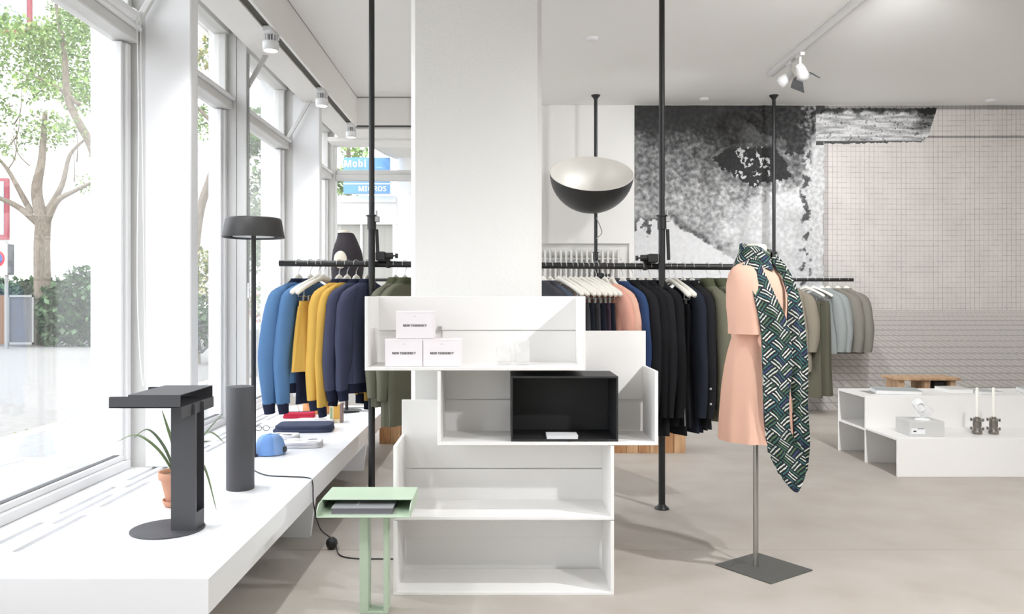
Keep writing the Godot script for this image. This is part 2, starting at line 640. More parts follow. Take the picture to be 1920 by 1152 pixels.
func outside() -> void:
	# ground
	var g := thing("road", "pale asphalt road outside the windows", "road")
	var b := Build.new()
	b.span(-60, -4.75, -0.3, -0.1, -30, 90)
	part("surface", b, M["asphalt"], g)
	b = Build.new()
	b.span(-4.75, -4.6, -0.3, -0.02, -30, 90, 0.01)
	part("kerb", b, mat("kerb stone", c8(205, 203, 198), 0.9), g)
	var pv := thing("pavement", "light grey pavement along the shop front outside the windows", "pavement")
	b = Build.new()
	b.span(-4.6, -2.3, -0.3, -0.03, -30, 90)
	b.span(-2.3, 6.8, -0.3, -0.03, 10.05, 90)
	b.span(-2.3, 6.8, -0.3, -0.14, -3.4, 10.05)
	b.span(-2.3, 6.8, -0.3, -0.03, -30, -3.4)
	b.span(6.8, 60, -0.3, -0.03, -30, 90)
	part("surface", b, M["pavement"], pv)
	# weeds along the kerb
	var weeds := thing("kerb_weeds", "thin line of green weeds growing along the kerb", "weeds")
	var bl := []
	for k in 40:
		bl.append([at(-4.78 + rng.randf_range(-0.03, 0.03), -0.07, 6.0 + k * 0.2), Vector3(0.05, 0.03, 0.16)])
	leaves("blades", weeds, bl, 900, 0.05, [c8(150, 160, 110), c8(170, 170, 130)], 55)

	# white apartment building with red framed windows
	var hs := thing("apartment_building", "white apartment building with red framed windows behind the street tree", "building", at(-24, -0.1, 34))
	var wall_m := mat("render white", c8(236, 235, 232), 0.9)
	slab("wall", wall_m, hs, -20, 16.5, 0, 24, 0, 8)
	var red := mat("red frame", c8(150, 62, 72), 0.5)
	var pane_m := mat("far pane", c8(176, 200, 214), 0.1)
	for row in 4:
		for col in 3:
			if row == 1:
				continue
			var x := (0.22 if row > 0 else -0.75) - col * 6.2
			var y := 3.9 + row * 4.35
			var w := slab("window", red, hs, x, x + 3.9, y, y + 2.6, -0.14, 0.0)
			slab("pane", pane_m, w, x + 0.14, x + 3.74, y + 0.2, y + 2.46, -0.17, -0.1)
	for k in 6:
		slab("joint", mat("joint grey", c8(222, 221, 218), 0.9), hs, -20, 16.5, 3.2 + k * 3.6, 3.23 + k * 3.6, -0.01, 0.0)
	# hedge
	var hedge_cols := [c8(58, 82, 50), c8(72, 98, 60), c8(46, 68, 42), c8(86, 112, 74)]
	var hd := thing("hedge", "dense green hedge at the far side of the road", "hedge", at(0, 0, 0))
	bl = []
	for k in 9:
		bl.append([at(-13.0 + k * 0.45, 0.75 + 0.07 * sin(k * 2.1), 23.4), Vector3(0.62, 0.95, 0.6)])
	bl.append([at(-12.1, 1.75, 24.2), Vector3(1.1, 0.55, 0.8)])
	bl.append([at(-10.9, 1.7, 24.2), Vector3(1.0, 0.6, 0.8)])
	leaves("foliage", hd, bl, 9000, 0.2, hedge_cols, 3)
	limb(hd, [at(-12.6, -0.1, 23.6), at(-12.5, 0.6, 23.6), at(-12.3, 1.3, 23.8)], 0.05, 0.02, "stem")
	var hd2 := thing("hedge", "dark green hedge above the brown wooden gate", "hedge")
	bl = []
	for k in 6:
		bl.append([at(-16.0 + k * 0.5, 1.45, 24.4), Vector3(0.6, 0.45, 0.5)])
	leaves("foliage", hd2, bl, 2500, 0.2, hedge_cols, 4)
	limb(hd2, [at(-15.0, -0.1, 24.4), at(-15, 0.8, 24.4), at(-14.9, 1.4, 24.4)], 0.05, 0.02, "stem")
	# wooden gate of boards
	var gate := thing("wooden_gate", "brown wooden board gate at the far side of the road", "gate", at(-16.2, -0.1, 23.6))
	for k in 17:
		slab("board", mat("gate wood" if k % 2 else "gate wood dark", c8(146, 110, 76) if k % 2 else c8(128, 94, 64), 0.8), gate, k * 0.14, k * 0.14 + 0.13, 0.05, 1.5, 0, 0.05)
	# metal frame gate with dark mesh
	var mg := thing("metal_gate", "grey metal framed gate with dark panel beside the wooden gate", "gate", at(-14.15, -0.1, 23.0))
	b = Build.new()
	b.span(0, 0.75, 0.12, 1.48, 0.0, 0.03)
	part("panel", b, mat("dark mesh", c8(92, 92, 96), 0.7), mg)
	for s in [[0.0, 0.75, 1.44, 1.5], [0.0, 0.75, 0.08, 0.14], [0.0, 0.05, 0.08, 1.5], [0.7, 0.75, 0.08, 1.5]]:
		slab("frame_bar", M["grey metal"], mg, s[0], s[1], s[2], s[3], -0.03, 0.0)
	# road sign
	var rs := thing("road_sign", "round no-stopping sign with red ring on white board, on a grey post", "sign", at(-13.72, -0.1, 22.2))
	b = Build.new()
	b.cyl(Vector3(0.02, 0, 0), Vector3(0.02, 3.0, 0), 0.05, 12)
	part("post", b, M["grey metal"], rs)
	slab("board", M["frame white"], rs, -0.5, 0.12, 2.05, 2.9, -0.12, -0.06, 0.005)
	slab("board_side", M["charcoal paint"], rs, 0.12, 0.22, 2.05, 2.9, -0.12, 0.02)
	for q in [[0.24, 0.125, c8(206, 48, 54), "ring"], [0.175, 0.13, c8(52, 86, 150), "disc"]]:
		b = Build.new()
		b.cyl(Vector3(-0.19, 2.5, 0.12), Vector3(-0.19, 2.5, q[1]), q[0], 28)
		part(q[3], b, mat("sign " + q[3], q[2], 0.5), rs)
	b = Build.new()
	b.bar(Vector3(-0.33, 2.64, 0.132), Vector3(-0.05, 2.36, 0.132), 0.05, 0.006)
	part("slash", b, mat("sign ring", c8(206, 48, 54), 0.5), rs)

	# street tree in front of the apartment building
	var lc := [c8(124, 150, 78), c8(140, 166, 92), c8(108, 136, 74), c8(156, 178, 110), c8(128, 154, 96)]
	var T := thing("street_tree", "street tree with stubby pollarded limbs behind the hedge", "tree", at(-13.75, -0.1, 24))
	limb(T, [Vector3(0, 0, 0), Vector3(0.02, 1.6, 0), Vector3(0.0, 2.9, 0), Vector3(0.05, 3.9, 0)], 0.25, 0.21, "trunk")
	limb(T, [Vector3(0.05, 3.6, 0), Vector3(-0.1, 4.6, 0.1), Vector3(0.0, 5.6, 0), Vector3(0.1, 7.0, 0)], 0.2, 0.06)
	limb(T, [Vector3(0.1, 3.6, 0), Vector3(0.5, 4.3, 0.1), Vector3(1.0, 4.6, 0.1), Vector3(2.0, 5.0, 0.3)], 0.12, 0.03)
	limb(T, [Vector3(0.15, 4.0, 0), Vector3(0.6, 4.8, 0), Vector3(0.9, 5.7, 0.1), Vector3(1.4, 6.2, 0.1)], 0.1, 0.03)
	limb(T, [Vector3(-0.05, 3.6, 0), Vector3(-0.6, 4.1, 0.1), Vector3(-1.2, 4.4, 0.1), Vector3(-1.8, 4.6, 0)], 0.12, 0.04)
	limb(T, [Vector3(-0.3, 3.95, 0), Vector3(-0.6, 4.6, 0.1), Vector3(-1.0, 5.3, 0.1), Vector3(-1.5, 5.8, 0)], 0.1, 0.03)
	for k in 6:
		var a := rng.randf_range(0, TAU)
		var y0 := rng.randf_range(4.6, 6.6)
		var p0 := Vector3(rng.randf_range(-1.0, 1.0), y0, rng.randf_range(-0.3, 0.3))
		limb(T, [p0, p0 + Vector3(cos(a) * 0.35, 0.35, 0.1), p0 + Vector3(cos(a) * 0.5, 1.0, 0.2)], 0.025, 0.008, "twig")
	bl = []
	for q in [[-1.7, 7.0, 1.1], [0.4, 8.2, 1.3], [-0.6, 9.2, 1.2], [1.2, 9.4, 1.1], [0.0, 6.5, 0.9], [1.6, 7.4, 1.0], [-1.9, 5.4, 0.8], [-2.4, 6.2, 0.9], [-1.2, 6.0, 0.6], [-2.6, 4.6, 0.6], [-1.6, 8.4, 1.0], [1.9, 5.9, 0.8], [0.7, 10.3, 0.9], [-1.8, 10.0, 0.8], [1.3, 4.9, 0.6]]:
		bl.append([Vector3(q[0], q[1], rng.randf_range(-0.8, 0.8)), Vector3(q[2], q[2] * 0.62, q[2])])
	leaves("foliage", T, bl, 9500, 0.13, lc, 11)

	# nearer tree whose limb bends in from the right of the first window
	var T2 := thing("street_tree", "bigger street tree with a long curved limb, nearer the shop windows", "tree", at(-9.25, -0.1, 19.0))
	limb(T2, [Vector3(0, 0, 0), Vector3(0.05, 2.0, 0), Vector3(-0.05, 4.0, 0)], 0.22, 0.16, "trunk")
	limb(T2, [Vector3(-0.05, 3.9, 0), Vector3(-0.45, 5.0, 0), Vector3(-1.0, 6.1, 0), Vector3(-1.1, 7.2, 0), Vector3(-1.3, 8.4, 0)], 0.13, 0.04)
	limb(T2, [Vector3(0.0, 3.9, 0), Vector3(0.6, 5.2, 0), Vector3(1.6, 6.4, 0)], 0.12, 0.03)
	limb(T2, [Vector3(-0.75, 6.0, 0), Vector3(-1.4, 6.5, 0), Vector3(-2.0, 6.7, 0.2)], 0.06, 0.02)
	bl = []
	for q in [[-1.3, 7.6, 0.8], [-1.6, 6.3, 0.6], [-0.4, 8.2, 0.9], [-0.9, 5.4, 0.5], [1.4, 6.8, 0.9], [-2.0, 7.6, 0.7], [0.6, 7.8, 1.0], [2.0, 5.6, 0.7]]:
		bl.append([Vector3(q[0], q[1], rng.randf_range(-0.6, 0.6)), Vector3(q[2], q[2] * 0.6, q[2])])
	leaves("foliage", T2, bl, 3600, 0.12, lc, 12)

	# trees and shrubs seen through the farther windows
	var T3 := thing("leafy_tree", "dense green tree outside the third window, behind the floor lamp", "tree", at(-5.15, -0.1, 17.5))
	limb(T3, [Vector3(0, 0, 0), Vector3(0.05, 1.5, 0), Vector3(0.0, 3.0, 0), Vector3(0.2, 5.0, 0)], 0.13, 0.05, "trunk")
	limb(T3, [Vector3(0, 2.4, 0), Vector3(-0.5, 3.4, 0), Vector3(-0.9, 4.6, 0)], 0.07, 0.02)
	bl = []
	for q in [[0.0, 2.4, 0.6], [-0.3, 3.3, 0.7], [0.3, 4.0, 0.7], [-0.2, 5.0, 0.8], [0.2, 1.6, 0.5]]:
		bl.append([Vector3(q[0], q[1], 0), Vector3(q[2], q[2] * 0.75, q[2])])
	leaves("foliage", T3, bl, 3600, 0.13, [c8(88, 116, 66), c8(108, 132, 80), c8(76, 104, 60), c8(132, 148, 98)], 13)
	var T4 := thing("leafy_tree", "bare-limbed tree with yellow-green leaves outside the second window", "tree", at(-7.1, -0.1, 18.5))
	limb(T4, [Vector3(0, 0, 0), Vector3(0.0, 2.0, 0), Vector3(0.15, 3.4, 0), Vector3(0.5, 4.6, 0), Vector3(0.7, 6.6, 0)], 0.15, 0.06, "trunk")
	limb(T4, [Vector3(0.2, 3.6, 0), Vector3(0.9, 5.0, 0), Vector3(1.0, 6.4, 0), Vector3(1.6, 7.2, 0)], 0.06, 0.03)
	limb(T4, [Vector3(0.5, 5.4, 0), Vector3(-0.2, 6.2, 0), Vector3(-0.4, 7.0, 0)], 0.05, 0.02)
	bl = []
	for q in [[0.3, 2.2, 0.55], [-0.3, 1.7, 0.6], [0.6, 1.5, 0.5], [0.2, 7.1, 0.5]]:
		bl.append([Vector3(q[0], q[1], 0), Vector3(q[2], q[2] * 0.7, q[2])])
	leaves("foliage", T4, bl, 1300, 0.13, [c8(156, 156, 88), c8(172, 164, 94), c8(118, 140, 76)], 14)
	var sh := thing("shrub", "low dark green shrub outside the second window, behind the bicycle", "shrub", at(-6.4, -0.1, 17.0))
	limb(sh, [Vector3(0, 0, 0), Vector3(0, 0.5, 0), Vector3(0.1, 0.9, 0)], 0.04, 0.02, "stem")
	leaves("foliage", sh, [[Vector3(0, 0.85, 0), Vector3(0.75, 0.6, 0.5)]], 1200, 0.13, hedge_cols, 15)
	var sh2 := thing("shrub", "pale flowering shrub outside the third window, beside the grey bin", "shrub", at(-4.75, -0.03, 14.6))
	limb(sh2, [Vector3(0, 0, 0), Vector3(0, 0.5, 0), Vector3(0.1, 1.0, 0)], 0.04, 0.02, "stem")
	leaves("foliage", sh2, [[Vector3(0, 1.1, 0), Vector3(0.45, 0.5, 0.4)]], 700, 0.11, [c8(140, 160, 110), c8(216, 206, 190), c8(120, 144, 92), c8(226, 170, 164)], 16)
	var T5 := thing("leafy_tree", "light green tree in the distance beyond the blue shop sign", "tree", at(-5.2, -0.1, 26))
	limb(T5, [Vector3(0, 0, 0), Vector3(0.1, 2.5, 0), Vector3(0.3, 5.0, 0), Vector3(0.2, 7.0, 0)], 0.16, 0.06, "trunk")
	bl = []
	for q in [[0.1, 5.2, 0.7], [0.5, 6.2, 0.5], [-0.1, 4.2, 0.6], [0.4, 3.6, 0.5]]:
		bl.append([Vector3(q[0], q[1], 0), Vector3(q[2], q[2] * 0.8, q[2])])
	leaves("foliage", T5, bl, 800, 0.2, lc, 17)
	# grey bin
	var bin := thing("wheeled_bin", "grey rubbish bin with rounded lid outside the third window", "bin", at(-4.35, -0.03, 13.6))
	b = Build.new()
	b.lathe(Vector3.ZERO, [Vector2(0.2, 0), Vector2(0.22, 0.05), Vector2(0.25, 0.8)], 20)
	part("body", b, mat("bin grey", c8(150, 154, 156), 0.5), bin)
	b = Build.new()
	b.lathe(Vector3(0, 0.8, 0), [Vector2(0.265, 0), Vector2(0.26, 0.05), Vector2(0.18, 0.13), Vector2(0.02, 0.16)], 20)
	part("lid", b, mat("bin lid", c8(186, 190, 194), 0.5), bin)
	bicycle(at(-5.6, -0.03, 15.2))
	# neighbouring building with blue shop sign
	var nb := thing("neighbour_shopfront", "white neighbouring shopfront with concrete canopy seen through the end glazing", "building", at(0, -0.03, 15.5))
	slab("fascia", M["frame white"], nb, -3.3, -2.02, 3.2, 3.32, 0.0, 0.3)
	slab("wall", wall_m, nb, -3.3, -2.02, 2.78, 3.2, 0.1, 0.4)
	slab("wall", wall_m, nb, -3.3, -2.02, 0.0, 0.4, 0.1, 0.4)
	slab("shop_pane", mat("shop pane", c8(150, 146, 136), 0.15), nb, -3.3, -2.06, 0.4, 2.78, 0.25, 0.3)
	slab("mullion", M["frame white"], nb, -2.1, -2.04, 0.4, 2.78, 0.1, 0.25)
	slab("mullion", M["frame white"], nb, -2.74, -2.7, 0.4, 2.78, 0.15, 0.25)
	b = Build.new()
	b.lathe(at(-1.82, 0, 0.1), [Vector2(0.19, 0), Vector2(0.19, 4.6)], 28)
	part("round_column", b, M["frame white"], nb)
	slab("side_wall", wall_m, nb, -1.6, 3.0, 0, 9, 0.2, 0.5)
	b = Build.new()
	b.prism(PackedVector2Array([Vector2(-3.0, -5.2), Vector2(-2.2, -0.4), Vector2(-1.95, 0.5), Vector2(3, 0.5), Vector2(3, -5.2)]), at(0, 4.05, 0), Vector3.RIGHT, Vector3.FORWARD, Vector3.UP, 0.25)
	part("canopy", b, mat("canopy soffit", c8(214, 208, 198), 0.9), nb)
	var sg := thing("shop_sign", "blue shop sign with white lettering on the neighbouring shopfront", "sign", at(-2.98, 3.3, 15.2))
	slab("panel", mat("sign blue", c8(92, 150, 206), 0.4), sg, 0, 0.88, 0.0, 0.68, 0, 0.12)
	slab("stripe", M["frame white"], sg, 0.0, 0.88, 0.17, 0.19, -0.005, 0.0)
	letters("MIGROS", sg, Vector3(0.55, 0.085, 0.006), 0.1, M["frame white"])
	letters("Mobi", sg, Vector3(0.22, 0.56, 0.006), 0.13, M["frame white"])

func letters(text: String, parent: Node3D, where: Vector3, high: float, m: Material, called := "lettering", bold := true) -> void:
	var f := SystemFont.new()
	f.font_names = PackedStringArray(["Droid Sans"])
	f.font_weight = 700 if bold else 400
	var t := TextMesh.new()
	t.text = text
	t.font = f
	t.font_size = 32
	t.pixel_size = high / 23.0
	t.depth = 0.0012
	t.horizontal_alignment = HORIZONTAL_ALIGNMENT_CENTER
	t.vertical_alignment = VERTICAL_ALIGNMENT_CENTER
	var o := part_mesh(called, t, m, parent)
	o.position = where

func bicycle(where: Vector3) -> void:
	var t := thing("bicycle", "dark bicycle parked outside the second window", "bicycle", where)
	t.rotation.y = 0.5
	var dk := mat("bike black", c8(52, 52, 56), 0.5)
	for x in [-0.52, 0.52]:
		var pts := []
		for k in 25:
			pts.append(Vector3(x + cos(TAU * k / 24) * 0.33, 0.345 + sin(TAU * k / 24) * 0.33, 0))
		var b := Build.new()
		b.tube(pts, 0.018, 8, Vector3.BACK)
		var w := part("wheel", b, dk, t)
		b = Build.new()
		for k in 10:
			b.cyl(Vector3(x, 0.345, 0), Vector3(x + cos(TAU * k / 10) * 0.33, 0.345 + sin(TAU * k / 10) * 0.33, 0), 0.003, 5)
		part("spokes", b, M["grey metal"], w)
	var b2 := Build.new()
	for s in [[-0.52, 0.345, -0.15, 0.8], [-0.52, 0.345, -0.06, 0.3], [-0.06, 0.3, -0.2, 0.86], [-0.06, 0.3, 0.36, 0.78], [-0.15, 0.8, 0.36, 0.84], [0.52, 0.345, 0.34, 0.95]]:
		b2.cyl(Vector3(s[0], s[1], 0), Vector3(s[2], s[3], 0), 0.018, 8)
	part("frame", b2, dk, t)
	b2 = Build.new()
	b2.box(Vector3(-0.22, 0.9, 0), Vector3(0.25, 0.05, 0.13), 0.02)
	part("saddle", b2, dk, t)
	b2 = Build.new()
	b2.tube(curve([Vector3(0.24, 0.98, 0.28), Vector3(0.33, 1.0, 0.15), Vector3(0.34, 0.96, 0), Vector3(0.33, 1.0, -0.15), Vector3(0.24, 0.98, -0.28)]), 0.013, 8)
	part("handlebar", b2, dk, t)

# ------------------------------------------------------------------ shelf tower
func shelf_unit(x: float, y: float, label: String, full_back: float) -> void:
	var W := 0.966
	var D := 0.30
	var H := 0.326
	var t := thing("shelf_module", label, "shelf", at(x, y, 3.5), "stacked white shelf modules")
	var wh: Material = M["white lacquer"]
	slab("bottom_board", wh, t, 0, W, 0.0, 0.015, 0, D, 0.0015)
	slab("side_panel", wh, t, 0, 0.015, 0.015, H - 0.001, 0, D, 0.0015)
	slab("side_panel", wh, t, W - 0.015, W, 0.015, H - 0.001, 0, D, 0.0015)
	slab("back_panel", wh, t, 0, W, 0.165, full_back, D, D + 0.012, 0.0015)
	slab("lower_back_panel", wh, t, 0.0, W, 0.0, 0.165, D + 0.014, D + 0.022, 0.001)

func shelf_tower() -> void:
	shelf_unit(-0.468, 0.0, "lowest white shelf module of the stack, standing on the floor", 0.489)
	shelf_unit(-0.468, 0.3295, "second white shelf module from the floor, with a raised back panel", 0.489)
	shelf_unit(-0.275, 0.657, "third white shelf module, shifted right, holding the black box", 0.489)
	shelf_unit(-0.593, 0.9845, "topmost white shelf module of the stack, holding the small cartons", 0.326)
	# black open box
	var t := thing("storage_box", "black open-fronted box standing in the third shelf module", "box", at(0.047, 0.6735, 3.505))
	var k := mat("black board", c8(40, 40, 41), 0.55)
	slab("bottom_board", k, t, 0, 0.47, 0, 0.008, 0, 0.27, 0.001)
	slab("top_board", k, t, 0, 0.47, 0.277, 0.285, 0, 0.27, 0.001)
	slab("side_panel", k, t, 0, 0.008, 0.008, 0.277, 0, 0.27, 0.001)
	slab("side_panel", k, t, 0.462, 0.47, 0.008, 0.277, 0, 0.27, 0.001)
	slab("back_panel", k, t, 0.008, 0.462, 0.008, 0.277, 0.262, 0.27, 0.001)
	var bk := thing("booklet", "small white booklet lying inside the black box", "booklet", at(0.205, 0.682, 3.515))
	slab("cover", M["frame white"], bk, 0, 0.138, 0.012, 0.014, 0, 0.1)
	slab("pages", mat("paper", c8(238, 238, 236), 0.8), bk, 0.001, 0.136, 0.0, 0.012, 0.001, 0.099)
	# cartons
	var cm := mat("carton white", c8(246, 240, 242), 0.6)
	var ink := mat("ink", c8(60, 58, 60), 0.7)
	for q in [[-0.508, 1.0, "lower left white carton of the three on the top shelf module"], [-0.3405, 1.0, "lower right white carton of the three on the top shelf module"], [-0.46, 1.1225, "white carton stacked on top of the two others in the top shelf module"]]:
		var c := thing("carton", q[2], "carton", at(q[0], q[1], 3.53), "small white cartons")
		slab("box", cm, c, 0, 0.165, 0, 0.12, 0, 0.11, 0.0015)
		slab("lid", cm, c, -0.0008, 0.1658, 0.112, 0.1212, -0.0008, 0.1108, 0.001)
		letters("NEW TENDENCY", c, Vector3(0.0825, 0.058, 0.0005), 0.0098, ink)
		slab("emblem", mat("faint ink", c8(200, 196, 198), 0.7), c, 0.077, 0.088, 0.098, 0.1, -0.0006, 0.0)
	# little tag on the back panel
	slab("price_tag", mat("tag grey", c8(176, 172, 168), 0.6), self, -0.297, -0.277, 1.148, 1.168, 3.79, 3.799)
	var tg: Node = get_child(get_child_count() - 1)
	tag(tg, "tiny grey tag on the back panel beside the upper carton", "tag")
	# two clear glass vessels
	var gl := StandardMaterial3D.new()
	gl.resource_name = "clear glass"
	gl.albedo_color = Color(0.97, 0.98, 0.98, 0.03)
	gl.roughness = 0.03
	gl.transparency = BaseMaterial3D.TRANSPARENCY_ALPHA
	for q in [[0.015, 0.035, 0.085, "left clear glass tumbler in the top shelf module"], [0.1, 0.038, 0.11, "taller clear glass tumbler, right of the other on the top shelf module"]]:
		var b := Build.new()
		b.lathe(Vector3.ZERO, [Vector2(0.004, 0.004), Vector2(q[1] - 0.006, 0.004), Vector2(q[1] - 0.002, q[2]), Vector2(q[1], q[2]), Vector2(q[1] - 0.004, 0.0), Vector2(0.004, 0.0)], 24, false, false)
		var o := one("glass_tumbler", b, gl, q[3], "glass", "clear glass tumblers")
		o.position = at(q[0], 1.0, 3.62)

# ------------------------------------------------------------------ clothes racks
func rail_y(x: float) -> float:
	return lerpf(1.52, 1.495, clampf((x + 1.38) / 3.0, 0.0, 1.0))

func rack_pole(t: Node3D, x: float, d: float, joint: float, r := 0.0205) -> void:
	var k: Material = M["black steel"]
	var b := Build.new()
	b.cyl(at(x, 0.012, d), at(x, joint, d), r, 20)
	var p := part("pole", b, k, t)
	b = Build.new()
	b.lathe(at(x, 0, d), [Vector2(0.045, 0), Vector2(0.045, 0.006), Vector2(0.03, 0.018), Vector2(r, 0.03)], 24)
	part("foot", b, k, p)
	b = Build.new()
	b.cyl(at(x, joint, d), at(x, 3.535, d), r * 0.86, 20)
	p = part("upper_pole", b, k, t)
	b = Build.new()
	b.lathe(at(x, 3.55, d), [Vector2(0.05, 0), Vector2(0.048, -0.01), Vector2(0.025, -0.035), Vector2(r, -0.05)], 24)
	part("ceiling_flange", b, k, p)
	b = Build.new()
	b.cyl(at(x, joint - 0.05, d), at(x, joint + 0.03, d), r * 1.35, 20)
	b.cyl(at(x, joint + 0.03, d), at(x, joint + 0.038, d), r * 1.7, 20)
	var c := part("clamp", b, k, t)
	b = Build.new()
	b.span(x + r, x + r + 0.028, joint - 0.005, joint + 0.03, d - 0.02, d + 0.02, 0.003)
	b.cyl(at(x + r + 0.01, joint + 0.03, d - 0.01), at(x + r + 0.01, joint + 0.065, d - 0.01), 0.006, 10)
	part("bolt", b, M["hook steel"], c)
	b = Build.new()
	b.bar(at(x + r + 0.012, joint - 0.05, d - 0.012), at(x + r + 0.02, joint - 0.24, d - 0.005), 0.014, 0.02, 0.003)
	part("lever", b, k, c)

func rail_clamp(t: Node3D, x: float, y: float, d: float, side: float) -> void:
	var k: Material = M["black steel"]
	var b := Build.new()
	b.span(x - 0.03, x + 0.03, y + 0.02, y + 0.075, d - 0.075, d + 0.02, 0.006)
	b.cyl(at(x + side * 0.03, y + 0.05, d - 0.04), at(x + side * 0.075, y + 0.05, d - 0.04), 0.02, 14)
	b.span(x - 0.012 + side * 0.04, x + 0.012 + side * 0.04, y - 0.025, y + 0.05, d - 0.02, d + 0.02, 0.004)
	var c := part("rail_clamp", b, k, t)
	b = Build.new()
	b.cyl(at(x + side * 0.075, y + 0.05, d - 0.04), at(x + side * 0.09, y + 0.05, d - 0.04), 0.005, 10)
	b.cyl(at(x + side * 0.09, y + 0.05, d - 0.04), at(x + side * 0.105, y + 0.05, d - 0.04), 0.016, 12)
	part("knob", b, k, c)

func racks() -> void:
	var k: Material = M["black steel"]
	var t := thing("garment_rack", "black floor-to-ceiling garment rack passing behind the white column", "garment rack")
	rack_pole(t, -0.794, 4.94, 1.777)
	rack_pole(t, 0.998, 4.94, 1.777)
	var b := Build.new()
	b.cyl(at(-1.38, 1.52, 5.0), at(1.6, 1.495, 5.0), 0.0195, 20)
	part("rail", b, k, t)
	rail_clamp(t, -0.74, rail_y(-0.74), 5.0, 1.0)
	rail_clamp(t, 0.944, rail_y(0.944), 5.0, -1.0)
	t = thing("garment_rack", "black garment rack farther back, in front of the mural wall", "garment rack")
	for x in [-0.93, 1.056, 3.027]:
		rack_pole(t, x, 8.85, 1.777, 0.022)
		rail_clamp(t, x + 0.05, 1.508, 8.9, 1.0)
	b = Build.new()
	b.cyl(at(-1.56, 1.508, 8.91), at(3.93, 1.508, 8.91), 0.0195, 16)
	part("rail", b, k, t)

# hangers: meshes made once, shared by all copies
var hanger_mesh := {}

func hanger_part(kind: String) -> Mesh:
	if hanger_mesh.has(kind):
		return hanger_mesh[kind]
	var b := Build.new()
	if kind == "hook":
		var pts := []
		for k in 12:
			var a := deg_to_rad(-20.0 + 200.0 * k / 11)
			pts.append(Vector3(cos(a) * 0.0235, 0.003 + sin(a) * 0.0235, 0))
		pts.append_array([Vector3(-0.022, -0.014, 0), Vector3(-0.008, -0.034, 0), Vector3(0, -0.048, 0), Vector3(0, -0.082, 0)])
		b.tube(pts, 0.0022, 6, Vector3.BACK)
	elif kind == "arms":
		var l := []
		var ra := []
		var rb := []
		for q in [[-0.215, -0.188, 0.010, 0.012], [-0.205, -0.176, 0.016, 0.02], [-0.16, -0.15, 0.015, 0.018], [-0.1, -0.122, 0.014, 0.013], [-0.04, -0.098, 0.014, 0.009], [0.0, -0.082, 0.02, 0.008], [0.04, -0.098, 0.014, 0.009], [0.1, -0.122, 0.014, 0.013], [0.16, -0.15, 0.015, 0.018], [0.205, -0.176, 0.016, 0.02], [0.215, -0.188, 0.010, 0.012]]:
			l.append(Vector3(q[0], q[1], 0))
			ra.append(q[2])
			rb.append(q[3])
		b.sweep(l, ra, rb, Vector3.BACK, 10)
	elif kind == "short_arms":
		var l := []
		var ra := []
		var rb := []
		var half := [[0.168, -0.196, 0.008, 0.009], [0.158, -0.184, 0.012, 0.015], [0.125, -0.163, 0.012, 0.014], [0.078, -0.140, 0.012, 0.011], [0.034, -0.112, 0.014, 0.009], [0.014, -0.088, 0.014, 0.008]]
		for q in half:
			l.append(Vector3(-q[0], q[1], 0)); ra.append(q[2]); rb.append(q[3])
		l.append(Vector3(0, -0.078, 0)); ra.append(0.016); rb.append(0.008)
		for k in 6:
			var q: Array = half[5 - k]
			l.append(Vector3(q[0], q[1], 0)); ra.append(q[2]); rb.append(q[3])
		b.sweep(l, ra, rb, Vector3.BACK, 10)
		b.box(Vector3(0, -0.095, 0), Vector3(0.05, 0.04, 0.014), 0.006)
	elif kind == "bar":
		b.cyl(Vector3(-0.16, -0.205, 0), Vector3(0.16, -0.205, 0), 0.003, 8)
		b.cyl(Vector3(-0.16, -0.205, 0), Vector3(-0.16, -0.155, 0), 0.003, 8)
		b.cyl(Vector3(0.16, -0.205, 0), Vector3(0.16, -0.155, 0), 0.003, 8)
	elif kind == "clip":
		b.box(Vector3(0, -0.22, 0), Vector3(0.022, 0.045, 0.016), 0.003)
	hanger_mesh[kind] = b.mesh()
	return hanger_mesh[kind]

func hang(where: Vector3, turn: float, label: String, clips := false) -> Node3D:
	var t := thing("clothes_hanger", label, "hanger", where, "white clothes hangers")
	t.rotation.y = turn
	part_mesh("hook", hanger_part("hook"), M["hook steel"], t)
	part_mesh("arms", hanger_part("arms" if clips else "short_arms"), M["hanger white"], t)
	if clips:
		part_mesh("bar", hanger_part("bar"), M["hook steel"], t)
		for x in [-0.12, 0.12]:
			var c := part_mesh("clip", hanger_part("clip"), M["hook steel"], t)
			c.position.x = x
	return t

